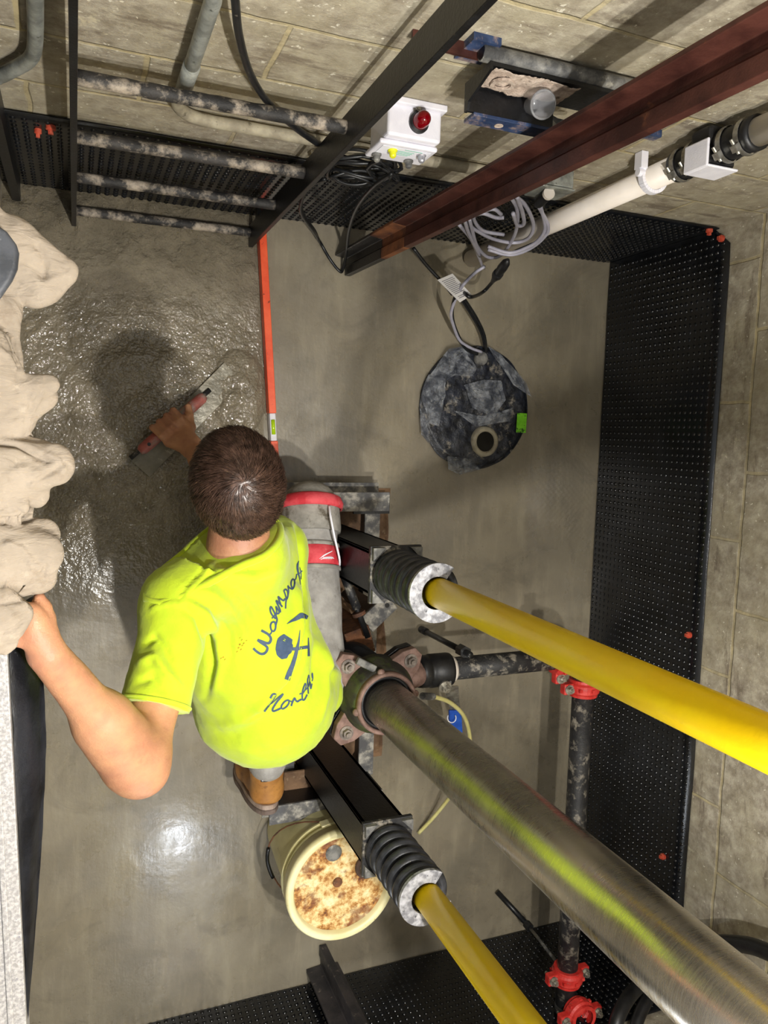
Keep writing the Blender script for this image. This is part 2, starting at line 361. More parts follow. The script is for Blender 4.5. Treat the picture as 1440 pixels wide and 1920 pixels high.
for i, (p, ax, lab) in enumerate([((XR, .60, .515), 0, 'red plastic anchor at the rounded membrane corner, on the far wall'),
                             ((1.735, YB, .49), 1, 'red plastic anchor at the membrane corner, on the ladder wall'),
                             ((XR, -.588, .495), 0, 'red plastic anchor on the long membrane above the thick yellow pole'),
                             ((XR, -1.334, .45), 0, 'red plastic anchor on the long membrane near the steel cylinder top'),
                             ((XR, -1.78, .416), 0, 'red plastic anchor in the membrane beside the black hoses'),
                             ((-.04, YB, .463), 1, 'larger red plastic anchor left of the black ladder'), ((-.066, YB, .43), 1, 'small red plastic anchor next to a larger one left of the ladder')]):
    p = V(p); n_ = V((-1, 0, 0)) if ax == 0 else V((0, -1, 0)); t = thing('wall_anchor', p, lab, 'anchor', None)
    r = .008 if i != 6 else .006
    obj('collar', lathe(B(), [(0, .008), (r * 1.25, .008), (r * 1.25, .016), (r * .6, .018), (0, .018)], p, n_, 18), m_anchor, t, smooth=False)
    bm = B()
    for k in range(4): box(bm, p + n_ * .017 + V((0, -r * .5 + k * r * .33, -r * .5) if ax == 0 else (-r * .5 + k * r * .33, 0, -r * .5)) - V((.001, .001, 0)), p + n_ * .026 + V((0, -r * .5 + k * r * .33, r * .5) if ax == 0 else (-r * .5 + k * r * .33, 0, r * .5)) + V((.001, .001, 0)))
    obj('plug', bm, m_anchor, t)
# ---------------------------------------------------------------- ladder
t = thing('ladder', (.24, .55, 0), 'black steel pit ladder with concrete-splashed rungs by the block wall', 'ladder')
for xx in (.004, .484):
    bm = box(B(), (xx - .006, .537, 0), (xx + .006, .598, 1.9)); obj('rail', bm, m_blk, t, bevel=.0015)
for z in (.02, .318, .585, .868):
    bm = B(); n = 24; pts = [V((.010 + .468 * i / n, .574, z)) for i in range(n + 1)]
    tube(bm, pts, [.0125 + .0012 * noise.noise(V((i * .7, z * 9, 0))) for i in range(n + 1)], 14); obj('rung', bm, m_rung, t, smooth=True)
for xx, zz in ((.004, 1.5), (.484, 1.5), (.004, .08), (.484, .08)): obj('wall_bracket', box(B(), (xx - .005, .59, zz), (xx + .005, YB, zz + .03)), m_blk, t)
# ---------------------------------------------------------------- guide rails
def rail(x0, ynose, s, z1, lab, painted):
    t = thing('guide_rail', (x0, ynose + s * .04, 0), lab, 'rail')
    def sec(zs, w=0):
        prof = [(-.009, 0), (.009, 0), (.009, .026), (.005, .031), (.005, .052), (.041, .056), (.041, .064), (-.041, .064), (-.041, .056), (-.005, .052), (-.005, .031), (-.009, .026)]
        k_ = 1.0 if painted else 1.35
        return [V((x0 + a * k_, ynose + s * b * k_ - lean * zs, zs)) for a, b in prof]
    lean = .024 if painted else 0.0
    if painted:
        obj('tee_section', prism(B(), sec(.46), (0, -lean * (z1 - .46), z1 - .46)), m_rail, t, bevel=.0015)
        obj('rusted_section', prism(B(), sec(.30), (0, -lean * .16, .16)), simple('orange_rust', '4a2a1e', '86522e', 14, .7, .1, .001, 100), t, bevel=.0015, label='orange rusted stretch above the foot')
        obj('painted_foot', prism(B(), [p for p in sec(0)], (0, -lean * .30, .30)), m_dirty2, t, bevel=.002, label='black painted lower end')
    else:
        obj('tee_section', prism(B(), sec(0), (0, 0, z1)), m_rail2, t, bevel=.0015)
    return t
m_rail2 = simple('dusty_dark_rail', '29272a', '3f3a3b', 14, .5, .1, .001, 120, spots='83796f', sscale=34, slo=.60, shi=.7)
m_dirty2 = simple('splashed_black_rail', '0d0c0d', '1c1a1b', 25, .42, .1, .001, 120, spots='6b5f58', sscale=48, slo=.60, shi=.68)
rail(.785, .485, 1, 2.6, 'tall brown tee-shaped guide rail with black foot beside the coiled cables', True)
rail(.752, -1.70, -1, 2.6, 'dark guide rail standing against the membrane beyond the bucket', False)
# brackets tying rails to the walls
t = thing('rail_bracket', (.74, .6, 1.1), 'blue channel bracket crusted with mortar, holding the tall guide rail', 'bracket')
zt = 1.15
obj('web', box(B(), (.632, .598, 1.066), (.90, .604, zt)), m_blk, t)
obj('lower_flange', box(B(), (.632, .556, 1.066), (.80, .600, 1.072)), m_blk, t)
obj('front_lip', box(B(), (.640, .550, 1.036), (.793, .556, 1.074)), m_blue, t, bevel=.001, label='blue painted lip')
obj('lip_slot', tube(B(), [(.700, .5495, 1.055), (.700, .5485, 1.055)], .008, 16), m_crust, t, label='mortar-filled slot')
obj('end_plate', prism(B(), [(.627, .556, 1.062), (.627, .604, 1.062), (.627, .604, zt), (.627, .592, zt), (.627, .570, 1.075), (.627, .556, 1.072)], (.005, 0, 0)), m_blk, t)
obj('back_plate', box(B(), (.590, .625, 1.09), (.640, YB, 1.16)), m_blue, t, label='blue painted wall plate')
bm = B(); bmesh.ops.create_grid(bm, x_segments=50, y_segments=16, size=.5)
for v in bm.verts:
    x, z = .638 + (v.co.x + .5) * .165, 1.082 + (v.co.y + .5) * .068; v.co = V((x, .597 - .006 * abs(noise.noise(V((x * 30, z * 30, 0)))) - .004 * abs(noise.noise(V((x * 80, z * 80, 0)))), z))
bmesh.ops.solidify(bm, geom=bm.faces[:], thickness=.004); obj('mortar_crust', bm, m_crust, t, smooth=True)
a_, b_ = PY(903, 98, .618), PY(1160, 158, .618)
obj('cross_tube', tube(B(), [a_, a_ + (b_ - a_) * 1.5], .0135, 20), m_gray, t, smooth=True); obj('tube_bore', tube(B(), [a_ - (b_ - a_).normalized() * .0006, a_], .0112, 20), m_blk, t, label='dark open tube end')
obj('washer', lathe(B(), [(.014, 0), (.021, 0), (.021, .004), (.014, .004)], (.672, .593, 1.112), (0, -1, 0), 28, close=True), m_crust, t, label='round washer under mortar')
bm = prism(B(), [P(u, v, 1.03) for u, v in ((1014, 208), (981, 230), (1000, 252), (1040, 250), (1080, 241), (1078, 232), (1042, 224))], (0, 0, .008)); obj('rail_clip', bm, m_gray, t, bevel=.002)
bm = B(); hexbolt(bm, P(1030, 240, 1.038), (0, 0, 1), .010, .007); obj('clip_bolt', bm, m_bolt, t)
obj('mounting_angle', box(B(), (.50, .615, 1.12), (.632, YB, 1.126)), m_rail, t, label='brown angle iron')
bm = lathe(B(), [(0, .0), (.014, .0), (.0215, .044), (.0235, .046), (.0235, .049), (.020, .049), (.0125, .002), (0, .002)], (.748, .582, 1.082), (-.1, -.35, 1), 32)
obj('plastic_cup', bm, m_glass, smooth=True, label='small clear plastic cup standing on the blue rail bracket', cat='cup')
obj('channel_piece', box(B(), (1.06, .622, .96), (1.12, YB, .985)), m_blue, bevel=.002, label='short blue channel piece on the wall between the brown rail and white pipe', cat='bracket')
# ---------------------------------------------------------------- conduits and wall cables
bm = tube(B(), [PY(400, -110, .612), PY(400, 0, .612), PY(372, 85, .612), PY(345, 165, .612)], .0125, 16)
t = thing('electrical_conduit', PY(345, 165, .612), 'grey steel conduit curving down the wall behind the ladder rungs', 'pipe')
obj('riser', bm, m_galv, t, smooth=True)
a = PY(345, 165, .612)
obj('coupling', tube(B(), [PY(360, 122, .612), a], .0145, 16), m_galv, t, smooth=True)
bm = tube(B(), [a, V((.185, .616, .75)), V((.195, .62, .70)), V((.222, .62, .670)), V((.27, .62, .66)), V((.35, .62, .66)), V((.82, .62, .655)), V((1.02, .62, .655))], .0125, 16, smooth_n=6)
obj('bend', bm, m_galvd, t, smooth=True)
bm = tube(B(), [PY(65, -60, .612), PY(66, 0, .612), PY(66, 80, .612), PY(58, 108, .612), PY(35, 125, .612), PY(-20, 152, .612), PY(-90, 180, .612)], .012, 16, smooth_n=5)
obj('electrical_conduit', bm, m_galv, smooth=True, label='galvanised conduit elbow on the wall left of the ladder', cat='pipe')
bm = tube(B(), [PY(436, -60, .59), PY(441, 0, .59), PY(449, 70, .59), PY(470, 140, .592), PY(505, 195, .595), PY(555, 240, .6), PY(600, 272, .604), PY(640, 300, .605)], .0065, 10, smooth_n=6)
obj('wall_cable', bm, m_cable, smooth=True, label='loose black cable hanging down the wall across the top rung', cat='cable')
t = thing('conduit_clamp', PY(662, 282, .6), 'small white bent strap on the wall beside the alarm box', 'clamp')
c0 = V((.535, .603, .66)); bm = box(B(), c0 + V((-.011, -.002, -.03)), c0 + V((.011, .001, .03))); box(bm, c0 + V((-.011, -.002, .027)), c0 + V((.011, .03, .030)))
obj('strap', bm, m_white, t, bevel=.001); obj('slot', tube(B(), [c0 + V((0, -.001, -.008)), c0 + V((0, -.004, -.008))], .006, 16), m_blk, t, label='dark screw hole')
# alarm box
t = thing('alarm_box', (.61, .59, .76), 'white plastic alarm box with a red lamp on top', 'alarm box')
X0, X1, Y0, Y1, Z0, Z1 = .556, .668, .568, .632, .790, .888
obj('housing', box(B(), (X0, Y0, Z0), (X1, Y1 - .004, Z1)), m_wplast, t, bevel=.006, seg=3)
obj('mounting_flange', box(B(), (X0 + .004, Y1 - .008, Z0 - .01), (X1 + .006, YB - .001, Z1 + .012)), m_wplast, t, bevel=.002)
obj('front_panel', box(B(), (X0 - .008, Y0 - .010, Z0 - .006), (X1 + .002, Y0, Z0 + .080)), m_wplast, t, bevel=.004, seg=3)
yf = Y0 - .0105
obj('panel_label', box(B(), (X0 + .002, yf - .0006, Z0 + .03), (X1 - .008, yf, Z0 + .07)), m_ink, t, label='white printed label')
bm = B()
for k, (a, b, zz) in enumerate([(.05, .075, .066), (.034, .062, .056), (.036, .060, .050), (.038, .058, .044), (.036, .055, .038)]): box(bm, (X0 + a, yf - .001, Z0 + zz - .0012), (X0 + b + .012, yf - .0004, Z0 + zz))
obj('label_print', bm, simple('green_print', '3aa882', None), t, label='green printed lines')
for k, (a, zz, mt, nm) in enumerate([(.028, .055, simple('yellow_knob', 'd8d820', None, rough=.3), 'yellow knob'), (.09, .055, simple('silver_knob', 'b8b8c0', None, rough=.25, metal=.6), 'silver knob'), (.008, .020, m_gray2 if 'm_gray2' in globals() else m_gray, 'grey knob'), (.08, .014, m_gray, 'grey knob')]):
    c = V((X0 + a, yf, Z0 + zz)); bm = lathe(B(), [(.0095, -.001), (.0095, .003), (.0075, .005), (.0065, .013), (.0045, .0155), (0, .0155)], c, (0, -1, .15), 20)
    obj('knob', bm, mt, t, smooth=False, label=nm)
lc = V((.618, .598, Z1))
obj('lamp_base', lathe(B(), [(0, .0), (.020, .0), (.020, .006), (.016, .010), (0, .010)], lc, (0, 0, 1), 28), m_rubber, t, label='dark lamp collar')
m_rl = N('red_lens').out(Base_Color=hexc('8c0010'), Roughness=.1, Transmission_Weight=.45, IOR=1.45, Emission_Color=hexc('5a0008'), Emission_Strength=0.0)
bm = lathe(B(), [(.0155, .008), (.0150, .022)] + [(.0145 * math.cos(a), .024 + .0145 * math.sin(a)) for a in [k * math.pi / 16 for k in range(8)]] + [(0, .0385)], lc, (0, 0, 1), 28)
for k in range(0): pass
obj('red_lens', bm, m_rl, t, smooth=True, label='domed red lens')
bm = B(); hexbolt(bm, (.615, .622, Z1 - .001), (0, 0, 1), .006, .006); obj('screw', bm, m_bolt, t)
# black coil below the alarm box
bm = B(); cx, cz = .600, .60
pts = []
for k in range(0, 8 * 14 + 1):
    th = 2 * math.pi * k / 14; j = k // 14; w = .078 + .02 * math.sin(j * 2.3); h = .05 + .03 * math.cos(j * 1.7)
    pts.append(V((cx + .012 * math.sin(j * 3.1) + w * math.cos(th), .602 - .010 * (j % 3) - .008 * math.sin(th * 2 + j), cz + h * math.sin(th) + .35 * w * math.cos(th) * .3 + .012 * math.cos(j * 2))))
tube(bm, [V((.62, .58, .76)), V((.65, .585, .70))] + pts + [V((.60, .58, .66)), V((.61, .575, .77))], .0042, 7, smooth_n=3)
obj('cable_coil', bm, m_cable, smooth=True, label='coiled black cable hanging under the white alarm box', cat='cable')
bm = tube(B(), [PY(735, 325, .56), PY(700, 350, .56), PY(670, 388, .56), PY(655, 430, .555), PY(650, 470, .54), P(643, 505, .012), P(636, 508, .012), P(618, 485, .012), P(598, 450, .03), PY(585, 430, .56), PY(565, 400, .57), PY(566, 375, .58), PY(580, 350, .59), PY(610, 335, .59)], .0045, 8, smooth_n=6)
tube(bm, [P(598, 452, .04), PY(590, 432, .58), PY(572, 408, .58), PY(563, 385, .585)], .004, 8, smooth_n=5)
obj('loose_cable', bm, m_cable, smooth=True, label='thin black cable looping down to the foot of the brown guide rail', cat='cable')
# junction box with grey cables
t = thing('junction_box', (1.06, .6, .66), 'galvanised steel junction box with white-ringed cable gland', 'junction box')
jx0, jx1, jy, jz = 1.005, 1.085, .585, .735
obj('box', box(B(), (jx0, jy, jz - .075), (jx1, YB - .001, jz)), m_galv, t, bevel=.003)
bm = B()
for a, b in ((.022, .02), (.055, .02)): tube(bm, [(jx0 + a, jy + b, jz), (jx0 + a, jy + b, jz + .0015)], .0095, 20)
obj('knockout', bm, m_galv, t); obj('cover', box(B(), (jx0 - .004, jy - .006, jz - .08), (jx1 + .004, jy - .001, jz + .002)), m_galv, t, bevel=.002)
g0 = V((1.045, .575, .715)); gx = V((.015, -.012, -.1)).normalized()
g0 = PY(1030, 362, .57)
obj('locknut', tube(B(), [g0, g0 + gx * .008], .014, 20), m_white, t, label='white gland ring')
obj('connector', tube(B(), [g0 + gx * .006, g0 + gx * .02, g0 + gx * .045, g0 + gx * .06, g0 + gx * .066], [.0115, .012, .013, .0115, .009], 18), m_rubber, t, smooth=True, label='black cable connector')
ge = g0 + gx * .064
bm = B()
for k, off in enumerate((0, .007)):
    tube(bm, [ge + V((off, 0, 0)), PY(1028 - k * 6, 425, .55), PY(1018 - k * 6, 447, .54), PY(990, 468 - k * 5, .53), PY(955, 478 - k * 4, .52), PY(915, 468 - k * 6, .53)], .0048, 9, smooth_n=6)
L = [[(962, 365), (985, 385), (1000, 420), (992, 445), (965, 455), (925, 448), (890, 430), (872, 415)], [(955, 365), (970, 395), (965, 440), (940, 478), (915, 482), (895, 462), (885, 430), (880, 410)], [(968, 365), (980, 400), (982, 420), (970, 422), (962, 400)], [(945, 440), (905, 432), (888, 408), (905, 400), (930, 408), (945, 408)], [(860, 420), (885, 452), (905, 500), (908, 500)], [(900, 480), (880, 440), (870, 410)], [(870, 405), (900, 398), (925, 392), (940, 402)]]
for k, q in enumerate(L): tube(bm, [PY(u, v, .545 - .008 * (k % 3) + .004 * math.sin(i)) for i, (u, v) in enumerate(q)], .0048, 9, smooth_n=7)
obj('cable_coil', bm, m_gcable, smooth=True, label='coiled light grey cable between the brown rail and the white pipe', cat='cable')
# pump plug and cables into the sump
t = thing('plug_connector', PY(935, 505, .52), 'black inline plug joining the grey cable to the pump cord', 'plug')
a, b = PY(952, 488, .50), PY(922, 530, .47)
obj('plug_body', tube(B(), [a.lerp(b, k) for k in (0, .12, .3, .5, .7, .85, 1)], [.006, .0125, .0145, .013, .013, .008, .005], 18), m_rubber, t, smooth=True)
obj('collar', tube(B(), [a.lerp(b, .55), a.lerp(b, .66)], .0158, 12), m_rubber, t)
pe = P(900, 662, .03)
bm = tube(B(), [PY(925, 527, .475), PY(905, 548, .45), P(882, 557, .30), P(868, 548, .27), P(855, 555, .26), P(848, 580, .22), P(850, 605, .16), P(862, 635, .09), P(875, 655, .05), P(895, 664, .035)], .0055, 9, smooth_n=6)
tube(bm, [P(862, 556, .26), P(885, 592, .16), P(903, 625, .08), P(910, 655, .04)], .0045, 9, smooth_n=6)
tube(bm, [P(868, 556, .26), P(893, 595, .16), P(908, 628, .08), P(912, 660, .04)], .0045, 9, smooth_n=6)
tube(bm, [P(775, 465, .3), P(800, 498, .28), P(832, 532, .27), P(848, 552, .26)], .005, 9, smooth_n=6)
obj('pump_cord', bm, m_cable, smooth=True, label='black pump cords running from the tagged bundle into the sump cover', cat='cable')
bm = tube(B(), [PY(908, 500, .50), PY(890, 512, .48), P(872, 530, .30), P(860, 548, .27), P(846, 585, .22), P(850, 610, .16), P(862, 638, .09), P(882, 652, .05), P(903, 660, .035)], .0048, 9, smooth_n=6)
obj('float_cord', bm, m_gcable, smooth=True, label='single light grey cord dropping into the sump cover', cat='cable')
tg = [P(820, 525, .30), P(848, 513, .29), P(884, 553, .27), P(862, 567, .28)]
nn = (tg[1] - tg[0]).cross(tg[2] - tg[0]).normalized(); nn = nn if nn.z > 0 else -nn
t = thing('warning_tag', tg[0], 'white printed paper tag wrapped on the cables above the sump', 'tag')
bm = prism(B(), tg, nn * .0012); obj('tag_sheet', bm, simple('paper_white', 'd8d5d2', None, rough=.5), t)
bm = B(); e1, e2 = tg[1] - tg[0], tg[3] - tg[0]
for k in range(13):
    if k == 10: continue
    s = .10 + k * .062; a0 = .1 + .06 * random.random(); a1 = .9 - .25 * random.random()
    q0 = tg[0] + e2 * s + e1 * a0 + nn * .0014; q1 = tg[0] + e2 * s + e1 * a1 + nn * .0014
    prism(bm, [q0, q1, q1 + e2 * .022, q0 + e2 * .022], nn * .0003)
obj('tag_print', bm, simple('grey_print', '77757a', None), t, label='lines of small grey print')
# white drain pipe
px_, py_ = 1.2, .588
t = thing('drain_pipe', (px_, py_, 0), 'white plastic discharge pipe running up the wall past the junction box', 'pipe')
obj('pipe', tube(B(), [(px_, .578, .02), (px_, py_, .95)], .0265, 28), m_white, t, smooth=True)
obj('upper_pipe', tube(B(), [(px_, py_, 1.15), (px_, py_, 2.4)], .0265, 28), m_white, t, smooth=True)
bm = lathe(B(), [(.0265, 0), (.032, 0), (.033, .012), (.031, .02), (.031, .055), (.033, .062), (.033, .075), (.0265, .075)], (px_, py_, .945), (0, 0, 1), 28); obj('rubber_sleeve', bm, m_rubber, t, smooth=True)
bm = lathe(B(), [(.0265, 0), (.032, 0), (.033, .012), (.031, .02), (.031, .065), (.033, .075), (.033, .088), (.0265, .088)], (px_, py_, 1.068), (0, 0, 1), 28); obj('rubber_sleeve', bm, m_rubber, t, smooth=True)
bm = box(B(), (px_ - .036, py_ - .036, 1.016), (px_ + .036, py_ + .04, 1.07)); obj('valve_body', bm, m_rubber, t, bevel=.008, seg=3)
bm = box(B(), (px_ - .038, py_ - .042, 1.010), (px_ + .040, py_ - .037, 1.074)); box(bm, (px_ - .043, py_ - .042, 1.010), (px_ - .037, py_ + .012, 1.074)); obj('valve_clip', bm, m_wplast, t, bevel=.003, seg=2)
for zz in (.962, .998, 1.088, 1.132):
    bm = lathe(B(), [(.0335, -.0055), (.035, -.0055), (.035, .0055), (.0335, .0055)], (px_, py_, zz), (0, 0, 1), 28, close=True); q = obj('hose_clamp', bm, m_bolt, t)
    s0 = V((px_ - .030, py_ - .026, zz)); bm = box(B(), s0 - V((.006, .007, .0065)), s0 + V((.006, .007, .0065)), Matrix.Rotation(.7, 3, 'Z')); tube(bm, [s0 - V((-.009, .009, 0)), s0 + V((-.013, .013, 0))], .0035, 10); obj('clamp_screw', bm, m_bolt, q)
zz = .862
bm = B(); th = [math.radians(a) for a in range(150, 395, 12)]
ring = [V((px_ + .032 * math.cos(a), py_ + .032 * math.sin(a), zz)) for a in th]
for k in range(len(ring) - 1):
    o1 = (ring[k] - V((px_, py_, zz))).normalized(); o2 = (ring[k + 1] - V((px_, py_, zz))).normalized()
    prism(bm, [ring[k] - o1 * .004, ring[k] + o1 * .004, ring[k + 1] + o2 * .004, ring[k + 1] - o2 * .004], (0, 0, .016))
box(bm, (px_ - .044, py_ + .012, zz - .004), (px_ - .026, YB - .001, zz + .020)); tube(bm, [(px_ - .044, py_ + .005, zz + .008), (px_ - .028, py_ + .005, zz + .008)], .009, 16)
obj('pipe_hook', bm, m_wplast, t, bevel=.001, label='bright white pipe clip')
# ---------------------------------------------------------------- sump cover
sc_ = P(893, 765, .012)
t = thing('sump_cover', (sc_.x, sc_.y, 0), 'round black sump cover with torn clear film and a pipe hole', 'sump cover')
bm = B(); NR, NS = 26, 96; rings = []
for i in range(NR + 1):
    row = []
    for j in range(NS):
        th = 2 * math.pi * j / NS; R = .205 * (1 + .02 * noise.noise(V((math.cos(th) * 3, math.sin(th) * 3, 0)))) * i / NR
        p = V((sc_.x + R * math.cos(th), sc_.y + R * math.sin(th), 0)); z = .018 + .006 * noise.noise(p * 18) + .004 * noise.noise(p * 55)
        if i >= NR - 1: z = .004
        row.append(bm.verts.new((p.x, p.y, z)))
    rings.append(row)
for a, b in zip(rings, rings[1:]):
    for k in range(NS): bm.faces.new((a[k], a[(k + 1) % NS], b[(k + 1) % NS], b[k]))
bmesh.ops.remove_doubles(bm, verts=rings[0], dist=1e-5); obj('cover_plate', bm, m_sump, t, smooth=True)
pc = P(911, 828, .03)
obj('pipe_collar', lathe(B(), [(.052, 0), (.050, .012), (.043, .018), (.036, .018), (.033, .012), (.033, 0)], (pc.x, pc.y, .014), (0, 0, 1), 40), m_galvd, t, smooth=True, label='dirty clear ring round the pipe hole')
obj('pipe_hole', tube(B(), [(pc.x, pc.y, .0), (pc.x, pc.y, .026)], .0335, 32), simple('dark_glossy_water', '050607', None, rough=.05), t, label='dark glossy opening')
lc2 = P(978, 793, .03); bm = box(B(), lc2 - V((.019, .033, .001)), lc2 + V((.019, .033, .0)), Matrix.Rotation(-.02, 3, 'Z')); obj('green_tape', bm, m_green, t, label='bright green label')
gp = P(903, 672, .03); obj('cord_plug', lathe(B(), [(0, .016), (.022, .016), (.024, .010), (.024, 0)], (gp.x, gp.y, .016), (0, 0, 1), 28), m_gray, t, label='grey round cord seal')
def film(poly_px, z, amp, nm='plastic_film'):
    bm = B(); poly = [P(u, v, z) for u, v in poly_px]; c = sum(poly, V()) / len(poly); rows = [bm.verts.new(c)]; prev = None
    K = 7; allr = []
    for k in range(1, K + 1):
        allr.append([bm.verts.new(c.lerp(poly[i].lerp(poly[(i + 1) % len(poly)], s / 4), k / K)) for i in range(len(poly)) for s in range(4)])
    n = len(allr[0])
    for i in range(n): bm.faces.new((rows[0], allr[0][i], allr[0][(i + 1) % n]))
    for a, b in zip(allr, allr[1:]):
        for i in range(n): bm.faces.new((a[i], b[i], b[(i + 1) % n], a[(i + 1) % n]))
    for v in bm.verts: v.co.z += amp * abs(noise.noise(v.co * 30)) + amp * .7 * abs(noise.noise(v.co * 70))
    bmesh.ops.recalc_face_normals(bm, faces=bm.faces[:]); obj(nm, bm, m_film, t, label='crumpled clear film scrap')
film([(838, 655), (872, 648), (892, 690), (885, 706), (850, 704), (822, 722), (806, 702)], .022, .020)
film([(802, 702), (836, 704), (830, 752), (822, 800), (800, 792), (788, 740)], .020, .018)
film([(868, 722), (905, 712), (938, 714), (946, 750), (925, 782), (885, 765)], .024, .014)
film([(912, 648), (938, 664), (986, 718), (996, 745), (962, 722)], .024, .010)
film([(786, 765), (800, 790), (802, 832), (788, 815)], .018, .012)
film([(850, 770), (905, 780), (960, 765), (955, 790), (890, 800)], .020, .010)
film([(838, 855), (880, 860), (900, 880), (860, 890), (840, 880)], .018, .010)
# ---------------------------------------------------------------- orange straightedge on the floor
t = thing('spirit_level', (.54, .25, 0), 'long scratched orange spirit level lying on the wet cement', 'level')
a, b = P(491, 412, .03), P(518, 900, .03); dirv = (b - a); Lh = dirv.length; dirv.normalize(); sd = V((-dirv.y, dirv.x, 0)); sd = sd if sd.x > 0 else -sd
def barseg(s0, s1, w=.022, z=.034, inset=0):
    p, q = a + dirv * (Lh * s0), a + dirv * (Lh * s1); p.z = q.z = 0
    return prism(B(), [p - sd * (w / 2), p + sd * (w / 2), p + sd * (w / 2) + V((0, 0, z)), p - sd * (w / 2) + V((0, 0, z))], q - p)
obj('beam', barseg(0, .735), m_orange, t, bevel=.002); obj('beam', barseg(.845, 1.0), m_orange, t, bevel=.002)
obj('vial_housing', barseg(.735, .845, .019, .03), m_wplast, t, bevel=.003, label='pale vial housing')
m_vial = simple('lime_vial', 'b4d820', None, rough=.1)
p = a + dirv * Lh * .79; obj('vial', tube(B(), [V((p.x, p.y, .028)) - dirv * .022, V((p.x, p.y, .028)) + dirv * .022], .0065, 16), m_vial, t, smooth=True, label='lime green bubble vial')
# ---------------------------------------------------------------- pit frame
m_ft = simple('concrete_dusted_flange', '5a5a5c', '8a8882', 26, .7, .1, .0012, 110, spots='c0bbb0', sscale=26, slo=.5, shi=.66)
t = thing('buffer_support', (.7, -.655, 0), 'black steel channel base carrying the two buffer springs', 'support')
def cchannel(y0, y1, x0, x1, ztop, open_s):
    bm = box(B(), (x0, min(y0, y1), ztop - .006), (x1, max(y0, y1), ztop)); return bm
for (yc, x0, x1, zt2, s) in ((-.195, .36, .865, .20, 1), (-1.115, .515, .87, .20, -1)):
    obj('cross_channel', box(B(), (x0, yc - .004 if s > 0 else yc - .05, 0.10), (x1, yc + .05 if s > 0 else yc + .004, .108)), m_ft, t)
    obj('top_flange', box(B(), (x0, yc - .028, zt2 - .008), (x1, yc + .028, zt2)), m_ft, t, bevel=.001, label='cement-dusted top flange')
    obj('web', box(B(), (x0, yc - .028 if s > 0 else yc + .020, .0), (x1, yc - .020 if s > 0 else yc + .028, zt2 - .008)), m_blk, t)
for x in (.60, .865):
    obj('long_channel', box(B(), (x - .025, -1.10, .055), (x + .025, -.21, .063)), m_ft, t); obj('web', box(B(), (x - .025, -1.10, 0), (x - .017, -.21, .055)), m_blk, t)
obj('end_plate', box(B(), (.80, -.245, .06), (.92, -.19, .068)), m_blk, t)
obj('mortar_patch', box(B(), (.58, -1.14, .10), (.80, -1.03, .10 + .012)), m_earth, t, bevel=.006)
# buffers
def buffer(y, lab):
    bx = .70; t = thing('buffer_spring_stand', (bx, y, 0), lab, 'buffer', None)
    bm = box(B(), (bx - .055, y - .052, .0), (bx - .045, y + .052, .64)); box(bm, (bx - .055, y - .052, .0), (bx + .055, y - .044, .64)); box(bm, (bx - .055, y + .044, .0), (bx + .055, y + .052, .64)); 
    box(bm, (bx + .045, y - .052, .0), (bx + .055, y + .052, .64))
    obj('stand_post', bm, m_blk, t, bevel=.001)
    obj('spring_plate', box(B(), (bx - .065, y - .068, .64), (bx + .065, y + .068, .652)), m_dirty, t, bevel=.001)
    for sx_, sy in ((-1, 1), (1, 1), (-1, -1), (1, -1)):
        q = V((bx + sx_ * .062, y + sy * .065, .652)); obj('corner_stop', prism(B(), [q, q - V((sx_ * .03, 0, 0)), q - V((0, sy * .03, 0))], (0, 0, .012)), m_gray, t)
    turns = 6.7; z0, z1 = .666, .862; n = 320; R = .0495; pts = []; rs = []
    ph = .95 + 2 * math.pi * turns
    for i in range(n + 1):
        s = i / n; k = s * turns
        # closed and flat at both ends
        def zz(k):
            e = .5
            if k < e: return z0
            if k > turns - e: return z1
            return z0 + (z1 - z0) * (k - e) / (turns - 2 * e)
        pts.append(V((bx + R * math.cos(ph - 2 * math.pi * k), y + R * math.sin(ph - 2 * math.pi * k), zz(k)))); rs.append(.0124)
    bm = tube(B(), pts, rs, 12); obj('coil_spring', bm, m_spring, t, smooth=True)
    bm = B(); ring = []
    prev = None
    for k in range(0, 31):
        th = .95 + k * (2 * math.pi * .80) / 30
        w = .0142
        o_ = V((math.cos(th), math.sin(th), 0)); c = V((bx, y, z1 + .0152))
        cur = (bm.verts.new(c + o_ * (R - w)), bm.verts.new(c + o_ * (R + w)), bm.verts.new(c + o_ * (R + w) - V((0, 0, .008))), bm.verts.new(c + o_ * (R - w) - V((0, 0, .008))))
        if prev:
            for i in range(4): bm.faces.new((prev[i], prev[(i + 1) % 4], cur[(i + 1) % 4], cur[i]))
        else: bm.faces.new(cur)
        prev = cur
    bm.faces.new(prev[::-1]); bmesh.ops.recalc_face_normals(bm, faces=bm.faces[:])
    obj('ground_end', bm, m_grind, t, label='flat ground spring end, bare grey metal')
    return t
buffer(-.325, 'black coil buffer spring beside the sump, around the thicker-looking yellow pole')
buffer(-1.0, 'black coil buffer spring above the rusty bucket lid')
def pole(y, lab):
    bx = .705; bm = tube(B(), [(bx, y, .655), (bx, y, 3.0)], .0315, 40)
    return obj('yellow_pole', bm, m_yellow, smooth=True, label=lab, cat='pole')
pole(-.325, 'yellow painted pole rising out of the spring nearest the sump cover')
pole(-1.0, 'yellow painted pole rising out of the spring above the bucket')
